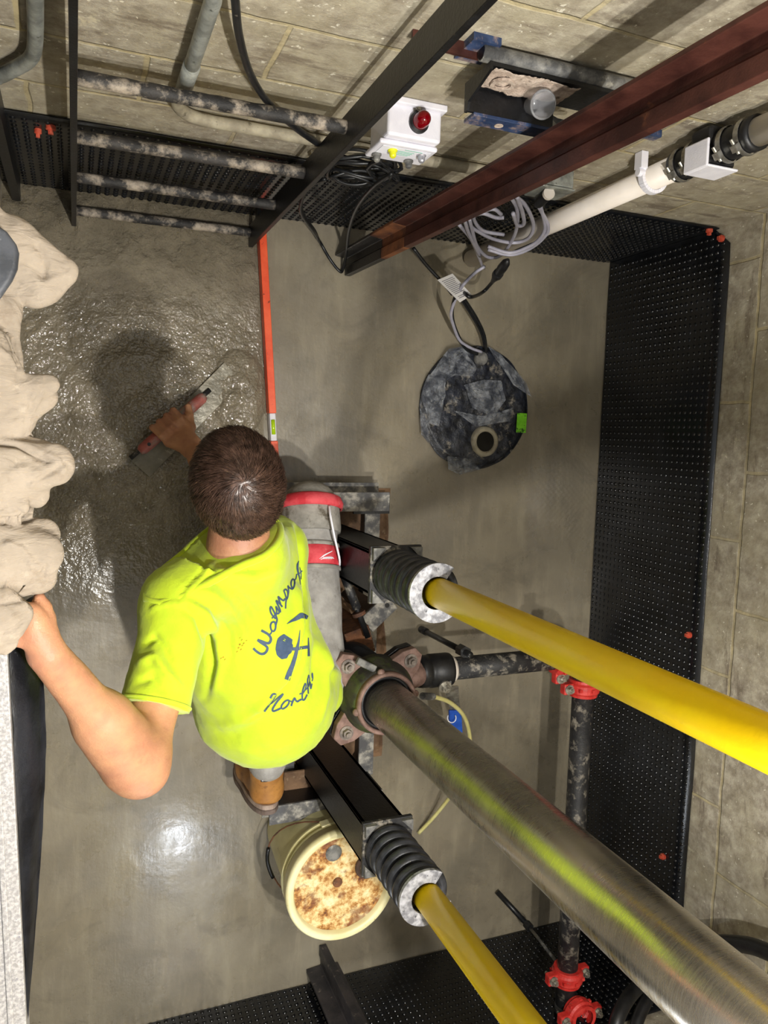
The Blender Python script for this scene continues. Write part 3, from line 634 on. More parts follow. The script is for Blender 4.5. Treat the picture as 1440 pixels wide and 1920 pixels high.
# base slab under the jack
bm = B(); bmesh.ops.create_grid(bm, x_segments=40, y_segments=50, size=.5)
for v in bm.verts:
    u, w = v.co.x, v.co.y; e = max(abs(u), abs(w)) * 2
    v.co.x = .745 + u * .40; v.co.y = -.62 + w * .90; v.co.z = (.022 + .006 * noise.noise(V((u * 9, w * 14, 0)))) if e < .93 else .001
    if e >= .93: v.co.x += .012 * noise.noise(v.co * 9)
obj('base_slab', bm, m_earth, smooth=True, label='rust-stained concrete slab under the steel frame', cat='slab')
# ---------------------------------------------------------------- jack
jx, jy2 = .705, -.655
t = thing('hydraulic_jack', (jx, jy2, 0), 'brushed steel elevator jack plunger rising from a mossy bolted head', 'jack')
obj('plunger', tube(B(), [(jx, jy2, .5), (jx, jy2, 3.0)], .0575, 96), m_jack, t, smooth=True)
obj('casing', tube(B(), [(jx, jy2, 0), (jx, jy2, .50)], .082, 48), m_blk, t, smooth=True)
bm = lathe(B(), [(.060, .0), (.088, .0), (.100, .02), (.098, .05), (.085, .085), (.078, .10), (.060, .10)], (jx, jy2, .50), (0, 0, 1), 48); obj('packing_head', bm, m_moss, t, smooth=True)
bm = lathe(B(), [(.068, .095), (.079, .095), (.079, .112), (.076, .117), (.071, .117), (.068, .112)], (jx, jy2, .50), (0, 0, 1), 48, close=True)
for k in range(4):
    th = k * math.pi / 2 + .2; c = V((jx + .079 * math.cos(th), jy2 + .079 * math.sin(th), .604)); sphere(bm, c, .010, (1, 1, .9), 10)
obj('gland_ring', bm, m_pink, t, smooth=True)
obj('wiper_seal', lathe(B(), [(.058, .09), (.068, .09), (.066, .108), (.058, .104)], (jx, jy2, .50), (0, 0, 1), 48, close=True), m_rubber, t, smooth=True)
for k in range(4):
    th = math.radians(45 + 90 * k); rr = .118; c = V((jx + rr * math.cos(th), jy2 + rr * math.sin(th), .545)); o_ = V((math.cos(th), math.sin(th), 0)); s_ = V((-o_.y, o_.x, 0))
    w = .033
    poly = [c - o_ * .05 - s_ * .045, c + o_ * .004 - s_ * w, c + o_ * .034 - s_ * .014, c + o_ * .034 + s_ * .014, c + o_ * .004 + s_ * w, c - o_ * .05 + s_ * .045]
    L_ = obj('flange_lug', prism(B(), [p - V((0, 0, .016)) for p in poly], (0, 0, .026)), m_pink, t, bevel=.003)
    bm = B(); hexbolt(bm, c + o_ * .002 + V((0, 0, .010)), (0, 0, 1), .0125, .011); obj('lug_bolt', bm, m_rbolt, L_)
    obj('lower_lug', prism(B(), [p - V((0, 0, .050)) for p in poly], (0, 0, .024)), m_blk, t, bevel=.003)
obj('retainer_bar', box(B(), (jx - .075, jy2 + .085, .575), (jx - .02, jy2 + .103, .590), Matrix.Rotation(-.5, 3, 'Z')), m_gray, t, bevel=.003)
# rusty bracket blocks behind the head
t2 = thing('pipe_stand', (.78, -.5, 0), 'rusty square block bracket behind the jack head', 'bracket')
c = P(680, 1205, .33)
obj('block', box(B(), c + V((-.045, -.04, -.33 + .02)), c + V((.03, .04, 0)), Matrix.Rotation(.3, 3, 'Z')), m_rusty, t2, bevel=.002)
c = P(712, 1150, .30)
t3 = thing('rod_clevis', (c.x, c.y, 0), 'grey slotted steel bracket below the first coil spring', 'bracket')
obj('bracket_plate', box(B(), c + V((-.05, -.028, -.012)), c + V((.05, .028, 0)), Matrix.Rotation(.72, 3, 'Z')), m_ft, t3, bevel=.002)
obj('bracket_leg', box(B(), c + V((-.02, -.018, -.30)), c + V((.02, .018, -.012)), Matrix.Rotation(.72, 3, 'Z'), c), m_blk, t3)
obj('slot_hole', tube(B(), [c + V((.022, .022, 0)), c + V((.022, .022, .0015))], .007, 16), m_blk, t3, label='dark bolt hole')
t4 = thing('threaded_rod', P(650, 1080, .25), 'black turnbuckle rod leaning between the knee and the jack head', 'rod')
a1, b1 = P(640, 1065, .34), P(690, 1195, .36)
obj('rod', tube(B(), [a1, b1], .0085, 12), m_cable, t4, smooth=True)
obj('sleeve', tube(B(), [a1.lerp(b1, .1), a1.lerp(b1, .58)], .0125, 14), m_dirty, t4, smooth=True)
obj('locknut', lathe(B(), [(.009, 0), (.019, .002), (.019, .012), (.009, .014)], a1.lerp(b1, .62), b1 - a1, 20), m_rusty, t4)
a1, b1 = P(790, 1180, .030), P(882, 1228, .44)
t5 = thing('threaded_rod', a1, 'black rod with nut reaching to the horizontal oil pipe', 'rod')
obj('rod', tube(B(), [a1, b1], .009, 12), m_cable, t5, smooth=True); obj('nut', tube(B(), [a1.lerp(b1, .82), a1.lerp(b1, .92)], .018, 6), m_cable, t5); obj('end_cap', tube(B(), [a1, a1.lerp(b1, .12)], .012, 14), m_dirty, t5, smooth=True)
a1, b1, c1 = P(932, 1672, .010), P(990, 1735, .10), P(1050, 1812, .35)
t6 = thing('threaded_rod', a1, 'thin black rod near the front membrane beside the yellow pole', 'rod')
obj('rod', tube(B(), [a1, b1], .0095, 12), m_cable, t6, smooth=True); obj('thin_end', tube(B(), [b1, c1], .0055, 10), m_gray, t6, smooth=True); obj('nut', tube(B(), [b1.lerp(a1, .06), b1.lerp(c1, .08)], .015, 6), m_cable, t6)
# ---------------------------------------------------------------- oil line
hz = .40
t = thing('oil_pipe', (1.15, -.66, .3), 'splashed black oil pipe leading from the jack head towards the wall', 'pipe')
hy = -.655
obj('pipe', tube(B(), [(.955, hy, hz), (1.36, hy, hz)], .0325, 28), m_dirty, t, smooth=True)
obj('nipple', tube(B(), [(.80, hy + .0, hz + .05), (.85, hy, hz + .03), (.895, hy, hz), (.93, hy, hz)], .034, 28), m_pink, t, smooth=True)
bm = lathe(B(), [(.033, 0), (.0435, 0), (.0455, .012), (.0455, .028), (.041, .032), (.0475, .036), (.0475, .09), (.046, .098), (.034, .098)], (.882, hy, hz), (1, 0, 0), 32); obj('rubber_coupling', bm, m_rubber, t, smooth=True)
obj('sealant_ring', lathe(B(), [(.033, 0), (.0385, 0), (.036, .014), (.033, .014)], (.979, hy, hz), (1, 0, 0), 28), m_white, t, smooth=True, label='white sealant ring')
p = V((.948, hy - .035, hz + .037))
bm = box(B(), p + V((-.014, -.012, -.006)), p + V((.014, .012, .004)), Matrix.Rotation(.5, 3, 'X')); box(bm, p + V((-.02, .012, -.002)), p + V((-.012, .04, .004))); box(bm, p + V((.012, .006, .0)), p + V((.02, .03, .006)))
obj('clamp_bracket', bm, m_gray, t, bevel=.002)
bm = B(); hexbolt(bm, p + V((0, 0, .004)), (0, -.3, 1), .013, .011); obj('clamp_bolt', bm, m_bolt, t)
# valve lever with blue grip
t = thing('valve_lever', P(848, 1300, .3), 'flat steel valve lever with blue grip below the rubber coupling', 'valve')
q = [P(834, 1288, .40), P(858, 1286, .40), P(858, 1300, .37), P(862, 1322, .31), P(842, 1324, .31), P(836, 1302, .37)]
obj('lever', prism(B(), [P(832, 1287, .385), P(858, 1285, .385), P(861, 1328, .31), P(843, 1330, .31)], (0, 0, .006)), m_bolt, t, bevel=.001)
obj('blue_grip', prism(B(), [P(840, 1330, .312), P(863, 1330, .312), P(866, 1385, .25), P(841, 1385, .25)], (0, 0, .010)), m_bluep, t, bevel=.003, label='blue plastic grip')
bm = tube(B(), [P(847 + 8 * math.cos(a), 1346 + 9 * math.sin(a), .322 - .0008 * 9 * math.sin(a)) for a in [math.radians(k) for k in range(-30, 215, 20)]], .0016, 6); obj('grip_mark', bm, m_ink, t, label='white printed mark')
t = thing('drain_tube', P(885, 1400, .1), 'translucent yellow tube looping from the jack head to the floor', 'tube')
bm = tube(B(), [P(795, 1305, .52), P(820, 1308, .47), P(845, 1318, .40), P(868, 1340, .34), P(879, 1370, .29), P(882, 1410, .24), P(872, 1450, .18), P(845, 1492, .11), P(815, 1530, .05), P(785, 1562, .012)], .0062, 12, smooth_n=7)
obj('hose', bm, m_hose, t, smooth=True); obj('fitting', tube(B(), [P(792, 1305, .525), P(812, 1306, .49)], .0095, 14), m_gray, t, label='grey-green barbed fitting')
# far pipe along the membrane
def coupling(c, axis, lab=None, parent=None, r=.0325):
    c = V(c); ax = V(axis).normalized(); t = thing('red_pipe_coupling', c - V((0, 0, .05)), lab, 'coupling')
    bm = lathe(B(), [(r, -.026), (r + .011, -.026), (r + .012, -.018), (r + .017, -.012), (r + .017, .012), (r + .012, .018), (r + .011, .026), (r, .026)], c, ax, 32)
    for k in range(8):
        th = k * math.pi / 4; x, y = frame(ax); box(bm, c + (x * math.cos(th) + y * math.sin(th)) * (r + .016) - V((.005, .005, .005)), c + (x * math.cos(th) + y * math.sin(th)) * (r + .016) + V((.005, .005, .005)))
    obj('housing', bm, m_red, t)
    s_ = ax.cross(V((0, 0, 1))).normalized() if abs(ax.z) < .9 else V((1, 0, 0))
    up = s_.cross(ax).normalized()
    for s in (-1, 1):
        e = c + s_ * s * (r + .027); l = obj('bolt_pad', box(B(), e - V((.017, .017, .013)), e + V((.017, .017, .013))), m_red, t, bevel=.004, seg=2)
        bm = B(); hexbolt(bm, e + V((0, 0, .013)), (0, 0, 1), .0105, .010); tube(bm, [e - V((0, 0, .03)), e + V((0, 0, .03))], .006, 12); obj('coupling_bolt', bm, m_bolt, l)
    return t
vx = 1.445
t = thing('oil_pipe', (vx, -1.2, .3), 'long splashed black pipe running along the dimpled membrane', 'pipe')
obj('pipe', tube(B(), [(vx, -.73, hz), (vx, -1.86 + .06, hz)], .0325, 28), m_dirty, t, smooth=True)
obj('elbow', tube(B(), [(1.36, hy, hz), (1.40, hy, hz), (1.43, hy - .012, hz), (1.445, hy - .04, hz), (1.445, hy - .08, hz)], .034, 24, smooth_n=4), m_dirty, t, smooth=True)
obj('tee_pipe', tube(B(), [(vx, -1.80, hz), (vx, YF + .002, hz)], .034, 24), m_dirty, t, smooth=True)
coupling((1.352, hy, hz), (1, 0, 0), 'red pipe coupling mostly hidden under the yellow pole')
coupling((vx, -.752, hz), (0, 1, 0), 'red grooved coupling at the bend under the thick yellow pole')
coupling((vx, -1.700, hz), (0, 1, 0), 'red grooved coupling on the long pipe, nearest the front membrane')
coupling((vx + .01, -1.795, hz + .06), (0, 0, 1), 'lowest red grooved coupling at the picture edge beside the hoses')
# bottom right hoses and conduit
def PP(l): return [P(*q) for q in l]
bm = tube(B(), PP([(960, 1925, .20), (1010, 1908, .25), (1060, 1895, .27), (1100, 1880, .27), (1140, 1855, .27), (1180, 1828, .25), (1230, 1810, .22)]), .011, 14, smooth_n=6)
obj('steel_conduit', bm, m_galv, smooth=True, label='thin grey conduit bending behind the lowest red coupling', cat='pipe')
bm = tube(B(), PP([(1150, 1960, .62), (1158, 1910, .60), (1180, 1868, .56), (1215, 1835, .50), (1260, 1810, .42)]), .021, 20, smooth_n=6)
obj('black_hose', bm, m_rubber, smooth=True, label='thick black hose curving out beside the lowest red coupling', cat='hose')
bm = tube(B(), PP([(1185, 1970, .58), (1195, 1915, .54), (1220, 1865, .50), (1255, 1830, .44)]), .019, 20, smooth_n=6)
obj('black_hose', bm, m_rubber, smooth=True, label='second black hose lying behind the first beside the coupling', cat='hose')
bm = tube(B(), [V((1.70, -1.72, .03)), V((1.70, -1.60, .35)), PX(1290, 1775, 1.70), PX(1345, 1768, 1.70), PX(1400, 1772, 1.69), PX(1440, 1785, 1.68), PX(1520, 1820, 1.66)], .022, 20, smooth_n=6)
obj('black_hose', bm, m_rubber, smooth=True, label='black hose crossing the bare block wall behind the steel plunger', cat='hose')
# ---------------------------------------------------------------- bucket
bc = V((.686, -1.262, 0)); Rb = .150; Hb = .375
t = thing('plastic_bucket', (bc.x, bc.y, 0), 'cream plastic bucket with a rust-stained lid beside the coil spring', 'bucket')
obj('body', lathe(B(), [(0, .004), (.128, .004), (.130, .008), (.146, .285), (.157, .286), (.157, .292), (.147, .293), (.147, .312), (.157, .313), (.157, .320), (.148, .321), (.149, .345), (0, .345)], bc, (0, 0, 1), 64), m_bucket, t, smooth=False)
obj('lid_rim', lathe(B(), [(.149, .325), (.159, .328), (.160, .350), (.163, .352), (.163, .368), (.158, .375), (.146, .375), (.141, .370), (.138, .356)], bc, (0, 0, 1), 64), m_cream, t, smooth=True)
bm = B(); NR, NS = 20, 72; rings = []
for i in range(NR + 1): rings.append([bm.verts.new((bc.x + .139 * i / NR * math.cos(2 * math.pi * j / NS), bc.y + .139 * i / NR * math.sin(2 * math.pi * j / NS), .358 + .0015 * noise.noise(V((i * .6, j * .3, 0))))) for j in range(NS)])
for a, b in zip(rings, rings[1:]):
    for k in range(NS): bm.faces.new((a[k], a[(k + 1) % NS], b[(k + 1) % NS], b[k]))
bmesh.ops.remove_doubles(bm, verts=rings[0], dist=1e-5); obj('lid_panel', bm, m_lid, t, smooth=True)
obj('center_boss', lathe(B(), [(0, .004), (.012, .004), (.014, .001), (.014, -.002)], (bc.x - .012, bc.y + .005, .361), (0, 0, 1), 28), m_rusty, t, label='rust brown centre boss')
gq = P(626, 1600, .36); obj('grey_patch', lathe(B(), [(0, .002), (.020, .0018), (.024, -.001)], (gq.x, gq.y, .3605), (0, 0, 1), 28), m_gray, t, label='grey cement splat')
sp = P(690, 1627, .37)
obj('spout_ring', lathe(B(), [(.020, 0), (.022, .006), (.034, .007), (.036, 0)], (sp.x, sp.y, .361), (0, 0, 1), 36), simple('brown_stained_plastic', '3d2a20', '5c4030', 30, .7), t, smooth=True, label='brown stained spout recess')
obj('spout_cap', lathe(B(), [(0, .006), (.014, .006), (.015, .016), (.020, .016), (.021, 0)], (sp.x, sp.y, .361), (0, 0, 1), 36), m_cream, t, smooth=True, label='cream screw cap')
pts = []
for k in range(19):
    th = math.radians(100 + k * 9.5); dz = .30 - .16 * math.sin(math.pi * k / 18); R = .155 + .006 * math.sin(math.pi * k / 18)
    pts.append(V((bc.x + R * math.cos(th), bc.y + R * math.sin(th), dz)))
obj('bail_handle', tube(B(), pts, .0022, 8), m_rusty, t, smooth=True)
th = math.radians(215); obj('handle_grip', tube(B(), [V((bc.x + .163 * math.cos(math.radians(a)), bc.y + .163 * math.sin(math.radians(a)), .142 + .0006 * abs(a - 190))) for a in range(172, 208, 5)], .006, 10), m_blk, t, smooth=True, label='black grip tube')
th = math.radians(100); c = V((bc.x + .153 * math.cos(th), bc.y + .153 * math.sin(th), .3)); obj('handle_ear', box(B(), c - V((.02, .006, .016)), c + V((.02, .006, .016)), Matrix.Rotation(.17, 3, 'Z')), m_cream, t, bevel=.003)
# ---------------------------------------------------------------- hanging strip under the sill
bm = B(); prev = None
for k in range(30):
    s = k / 29; y = -.25 - .62 * s; out = (.034 + .006 * math.sin(s * 5)) * (1 - s ** 3.0)
    cur = [bm.verts.new((sx(y) + .001 + out * f + .002 * noise.noise(V((y * 20, f * 3, 0))), y, LEDZ - .012 - .07 * f ** 1.6 - .004 * math.sin(f * 9))) for f in (0, .2, .4, .6, .8, 1.0)]
    if prev:
        for i in range(5): bm.faces.new((prev[i], prev[i + 1], cur[i + 1], cur[i]))
    prev = cur
bmesh.ops.solidify(bm, geom=bm.faces[:], thickness=.003)
obj('rubber_strip', bm, m_flap, smooth=True, label='worn black strip bulging out below the landing sill', cat='strip')
obj('wood_shim', box(B(), (sx(-.95) - .001, -.98, LEDZ - .04), (sx(-.95) + .006, -.915, LEDZ - .028)), m_pink, label='small brownish shim under the landing sill edge', cat='shim')
# ================================================================ soft bodies
def Vn(*a): return V(a).normalized()
class SDF:
    def __init__(s): s.p = []; s.cuts = []
    def cap(s, a, b, ra, rb, k=.02): s.p.append(('c', np.array(a, float), np.array(b, float), ra, rb, k)); return s
    def chain(s, pts, rs, k=.02):
        for i in range(len(pts) - 1): s.cap(pts[i], pts[i + 1], rs[i], rs[i + 1], k if i == 0 else min(k, .012) if k < .03 else k)
        return s
    def ell(s, c, rad, axes=None, k=.02):
        A = np.eye(3) if axes is None else np.array([list(x) for x in axes]); s.p.append(('e', np.array(c, float), np.array(rad, float), A, 0, k)); return s
    def cut(s, c, n, only=None): s.cuts.append((np.array(c, float), np.array(n, float), only)); return s
    def f(s, x):
        d = None
        for q in s.p:
            if q[0] == 'c':
                _, a, b, ra, rb, k = q; ab = b - a; L = max(ab.dot(ab), 1e-12); t = np.clip(((x - a) @ ab) / L, 0, 1)
                e = np.linalg.norm(x - a - t[:, None] * ab, axis=1) - (ra + (rb - ra) * t)
            else:
                _, c, r, A, _z, k = q; y = (x - c) @ A.T; k0 = np.linalg.norm(y / r, axis=1); k1 = np.linalg.norm(y / (r * r), axis=1) + 1e-9
                e = k0 * (k0 - 1) / k1
            if d is None: d = e
            else:
                h = np.clip(.5 + .5 * (d - e) / k, 0, 1); d = d * (1 - h) + e * h - k * h * (1 - h)
        for c, n, only in s.cuts:
            pl = (x - c) @ n
            if only is not None: pl = np.where(np.linalg.norm(x - c, axis=1) < only, pl, -1)
            d = np.maximum(d, pl)
        return d
    def mesh(s, name, voxel, disp=None, it=7):
        bm = B()
        for q in s.p:
            if q[0] == 'c':
                _, a, b, ra, rb, k = q; L = np.linalg.norm(b - a); n = max(2, int(L / (min(ra, rb) * .5)) + 1)
                for i in range(n):
                    t = i / (n - 1); bmesh.ops.create_icosphere(bm, subdivisions=2, radius=(ra + (rb - ra) * t) * 1.05 + voxel * .3, matrix=Matrix.Translation(V(a + (b - a) * t)))
            else:
                _, c, r, A, _z, k = q; M = Matrix([list(A[i]) for i in range(3)]).transposed().to_4x4()
                bmesh.ops.create_icosphere(bm, subdivisions=3, radius=1, matrix=Matrix.Translation(V(c)) @ M @ Matrix.Diagonal((*[v * 1.03 for v in r], 1)))
        me = bpy.data.meshes.new(name + '_seed'); bm.to_mesh(me); bm.free(); o = bpy.data.objects.new(name + '_seed', me); C.objects.link(o)
        m = o.modifiers.new('r', 'REMESH'); m.mode = 'VOXEL'; m.voxel_size = voxel
        dg = bpy.context.evaluated_depsgraph_get(); out = bpy.data.meshes.new_from_object(o.evaluated_get(dg)); bpy.data.objects.remove(o)
        n = len(out.vertices); x = np.empty(n * 3); out.vertices.foreach_get('co', x); x = x.reshape(-1, 3)
        e = .0008
        def grad(x):
            g = np.stack([s.f(x + np.eye(3)[i] * e) - s.f(x - np.eye(3)[i] * e) for i in range(3)], 1) / (2 * e)
            return g / (np.linalg.norm(g, axis=1)[:, None] + 1e-9)
        ed = np.empty(len(out.edges) * 2, int); out.edges.foreach_get('vertices', ed); ed = ed.reshape(-1, 2)
        def smooth(x):
            acc = np.zeros_like(x); cnt = np.zeros(n)
            for a, b in ((0, 1), (1, 0)): np.add.at(acc, ed[:, a], x[ed[:, b]]); np.add.at(cnt, ed[:, a], 1)
            return acc / np.maximum(cnt, 1)[:, None]
        for i in range(it):
            if i < 3: x = .5 * x + .5 * smooth(x)
            x = x - np.clip(s.f(x), -.02, .02)[:, None] * grad(x)
        if disp is not None:
            g = grad(x); x = x + g * disp(x, g)[:, None]
        out.vertices.foreach_set('co', x.ravel()); out.update(); return out
def nz(x, s, st=(1, 1, 1), o=0): return np.array([noise.noise(V((p[0] * s * st[0] + o, p[1] * s * st[1], p[2] * s * st[2]))) for p in x])
def topx(x):
    q = (x - CAM) @ RW; return 720 + F * q[:, 0] / q[:, 2], 960 + F * q[:, 1] / q[:, 2]
def polydist(u, v, pts):
    d = np.full(len(u), 1e9); tt = np.zeros(len(u)); n = len(pts) - 1
    for i in range(n):
        ax, ay = pts[i]; bx, by = pts[i + 1]; L = (bx - ax) ** 2 + (by - ay) ** 2
        t = np.clip(((u - ax) * (bx - ax) + (v - ay) * (by - ay)) / L, 0, 1)
        e = np.hypot(u - ax - t * (bx - ax), v - ay - t * (by - ay)); m = e < d; d[m] = e[m]; tt[m] = (i + t[m]) / n
    return d, tt
# ---- materials of the person
def skinmat():
    n = N('skin'); c = n.ramp(n.noise(14, 4), [(.35, hexc('a67258')), (.6, hexc('bb8966'))])
    c = n.mix(n.gray(n.noise(45, 3), .64, 0, .72, .25), c, hexc('a85c48'))
    return n.out(Base_Color=c, Roughness=.5, Subsurface_Weight=.15, Subsurface_Radius=(.01, .004, .002), Subsurface_Scale=.5, Normal=n.bump(n.noise(120, 5, .7), .8, .0014))
m_skin = skinmat()
def shirtmat():
    n = N('fluorescent_yellow_cotton'); f = n.noise(7, 5, .65)
    c = n.ramp(f, [(.3, hexc('adc414')), (.7, hexc('bdd422'))])
    c = n.mix(n.gray(n.noise(16, 6, .7), .66, 0, .74, .25), c, hexc('c9cf30'))
    weave = n.noise(900, 2, .5)
    return n.out(Base_Color=c, Roughness=.85, Sheen_Weight=.2, Normal=n.bump(n.math('ADD', n.math('MULTIPLY', n.noise(30, 5, .6), 1.0), n.math('MULTIPLY', weave, .08)), .5, .004))
m_shirt = shirtmat()
m_navy = simple('navy_shirt_print', '33455f', '3b4e6a', 90, .7)
m_hair = simple('brown_hair', '33231b', '5a4338', 60, .36, lo=.35, hi=.65)
m_pants = simple('grey_work_trousers', '8d8a86', 'a5a29e', 22, .85, 0, .0015, 90, spots='75706a', sscale=18, slo=.6, shi=.7)
m_pad = simple('dusty_grey_pad', '86837c', 'a09c94', 26, .8, 0, .002, 60, spots='5d564a', sscale=22, slo=.56, shi=.66)
m_padred = simple('dusty_red_strap', 'c22c38', 'd9525a', 26, .75, 0, .001, 120, spots='b9a29a', sscale=24, slo=.6, shi=.72)
m_boot = simple('tan_leather', '96642e', 'b07c3e', 18, .55, 0, .0012, 80, spots='6b4420', sscale=30, slo=.6, shi=.7)
m_sole = simple('dusty_boot_sole', '8f7c70', 'ab988b', 26, .75, 0, .001, 80)
# ---- pose
Hc = P(446, 906, .885); hu = Vn(-.16, .36, .92); hf = (V((-.12, .9, -.38)) - hu * V((-.12, .9, -.38)).dot(hu)).normalized(); hr = hf.cross(hu)
SL = P(338, 1130, .875); EL = P(262, 1436, 1.0); WL = P(89, 1226, 1.165)
SR = V((.408, -.250, .64)); ER = V((.350, -.165, .37)); NK = P(448, 1030, .82)
T1 = P(440, 1095, .73); T2 = P(462, 1205, .67); T3 = P(497, 1298, .61)
HL = P(455, 1320, .50); HR = P(585, 1265, .48); KR = P(582, 968, .36); AR = V((.60, -.62, .17)); KL = V((.36, -.60, .13)); AL = P(500, 1436, .36)
# trowel handle frame
ha, hb = P(262, 847, .062), P(384, 742, .062); hd = (hb - ha).normalized(); hc = P(317, 799, .062); hp = V((hd.y, -hd.x, 0)); hz_ = V((0, 0, 1))
WR = hc + hp * .082 + hz_ * .075
S = SDF()
# torso core and neck
S.cap(T1, T2, .075, .09, .03).cap(T2, T3, .09, .10, .03).cap(NK, T1, .052, .06, .03).cap(SL, T1, .035, .04, .02).cap(SR, T1, .045, .06, .03)
S.cap(HL, KL, .065, .045, .03).cap(KL, AL, .042, .034, .02).cap(HR, KR, .065, .048, .03).cap(KR, AR, .042, .034, .02).cap(T3, HL, .10, .07, .04).cap(T3, HR, .10, .07, .04)
S.cap(NK, Hc - hu * .055 - hf * .02, .058, .055, .03)
# head: cranium, jaw, face
S.ell(Hc, (.074, .092, .088), (hr, hf, hu), .02)
S.ell(Hc + hf * .035 - hu * .055, (.058, .058, .062), (hr, hf, hu), .03)
S.cap(Hc + hf * .075 - hu * .105, Hc + hf * .055 - hu * .085, .018, .03, .03)
S.cap(Hc + hf * .092 - hu * .02, Hc + hf * .108 - hu * .052, .008, .012, .012)
for s in (-1, 1):
    S.cap(Hc + hf * .088 + hr * s * .012 - hu * .008, Hc + hf * .078 + hr * s * .045 - hu * .006, .010, .009, .012)
    S.ell(Hc + hr * s * .079 - hu * .030 - hf * .004, (.008, .017, .030), (hr, hf, hu), .008)
S.cap(Hc + hf * .092 - hu * .078 - hr * .018, Hc + hf * .092 - hu * .078 + hr * .018, .0065, .0065, .008)
S.cap(Hc + hf * .090 - hu * .089 - hr * .015, Hc + hf * .090 - hu * .089 + hr * .015, .0065, .0065, .006)
# left arm (planted on the sill)
S.cap(SL, EL, .050, .039, .03)
S.cap(EL + V((.006, -.014, 0)), EL, .030, .036, .025)
S.cap(EL, WL, .042, .026, .03).cap(EL.lerp(WL, .12), EL.lerp(WL, .42), .043, .038, .05)
wl = [P(66, 1203, 1.176), P(62, 1185, 1.178), P(60, 1167, 1.178), P(60, 1150, 1.176)]
nails = []
for i, k in enumerate(wl):
    S.cap(WL.lerp(k, .15), k, .019, .0140, .008)
    L_ = (.052, .062, .060, .050)[i]; a = k; dirx = V((-1, .20 + .12 * i, 0)).normalized()
    b = a + dirx * L_ * .55 + V((0, 0, .003)); c = b + dirx * L_ * .32 - V((0, 0, .006)); e = c + dirx * L_ * .22 - V((0, 0, .004))
    S.cap(a, b, .0105, .0095, .008).cap(b, c, .0095, .0088, .003).cap(c, e, .0088, .0075, .003)
    nails.append((e, dirx))
# palm heel and thumb along the sill
S.cap(WL, P(66, 1165, 1.170), .021, .018, .008)
S.cap(WL.lerp(P(80, 1160, 1.165), .4), P(84, 1160, 1.160), .016, .0130, .008).cap(P(84, 1160, 1.160), P(80, 1138, 1.160), .0125, .011, .005).cap(P(80, 1138, 1.160), P(74, 1122, 1.162), .011, .0085, .004)
# right arm (hidden mostly below the head)
S.cap(SR, ER, .050, .041, .03).cap(ER, ER.lerp(WR, .3), .041, .045, .02).cap(ER.lerp(WR, .3), WR, .045, .027, .03)
for i in range(4):
    s = (-.034, -.011, .012, .034)[i]; K = hc + hd * s + hp * .030 + hz_ * .036
    S.cap(WR.lerp(K, .1), K, .021, .013, .018)
    m1 = hc + hd * s * 1.05 + hp * .002 + hz_ * .036; m2 = hc + hd * s * 1.1 - hp * .026 + hz_ * .016; m3 = hc + hd * s * 1.1 - hp * .026 - hz_ * .006; tp = hc + hd * s * 1.08 - hp * .012 - hz_ * .022
    S.cap(K, m1, .0108, .0100, .006).cap(m1, m2, .0100, .0092, .002).cap(m2, m3, .0092, .0085, .002).cap(m3, tp, .0085, .0072, .002)
S.cap(WR.lerp(hc, .35), hc + hd * .042 + hp * .040 + hz_ * .012, .019, .014, .015).cap(hc + hd * .042 + hp * .040 + hz_ * .012, hc + hd * .060 + hp * .012 + hz_ * .026, .0125, .011, .005).cap(hc + hd * .060 + hp * .012 + hz_ * .026, hc + hd * .074 - hp * .008 + hz_ * .024, .0108, .0085, .004)
def skindisp(x, g): return .0012 * nz(x, 22) + .0004 * nz(x, 90)
person = thing('person', (T3.x, T3.y, 0), 'crouching worker in bright yellow shirt, trowelling wet cement with one hand', 'person')
bodym = S.mesh('body', .0052, skindisp)
obj('body', bodym, m_skin, person, smooth=True)
bm = B()
for e, dx in nails: sphere(bm, e + V((0, 0, .0052)) - dx * .001, .0062, (1.1, .85, .35), 10)
obj('fingernail', bm, simple('nail', 'd9a899', None, rough=.3), person, smooth=True) if False else bm.free()
# ---- shirt
ndir = Vn(-.28, .88, .30); NC = P(448, 1004, .81)
S = SDF(); k = .06
S.cap(T1, T2, .115, .138, k).cap(T2, T3, .138, .158, k)
S.cap(NK - ndir * .03, NC + ndir * .02, .085, .078, .03)
S.cap(SL, T1, .052, .085, .05).cap(SL + V((0, 0, -.004)), NK, .062, .07, .04).cap(SR, NK, .060, .07, .04)
S.cap(P(618, 1248, .50), T3 + V((0, .03, 0)), .030, .12, .05)
S.cap(P(600, 1300, .52), T3, .06, .13, .05)
S.cap(T3 + V((0, 0, -.06)), T3, .14, .15, .05)
SE = SL.lerp(EL, .66)
S.cap(SL, SE, .063, .060, .035)
S.cap(SR, SR.lerp(ER, .55), .060, .058, .03)
S.cap(P(528, 1045, .65), P(520, 1185, .60), .052, .085, .05)
sdir = (EL - SL).normalized(); S.cut(SE, sdir, .16)
S.cut(NC, ndir, .13)
rdir = (ER - SR).normalized(); S.cut(SR.lerp(ER, .62), rdir, .09)
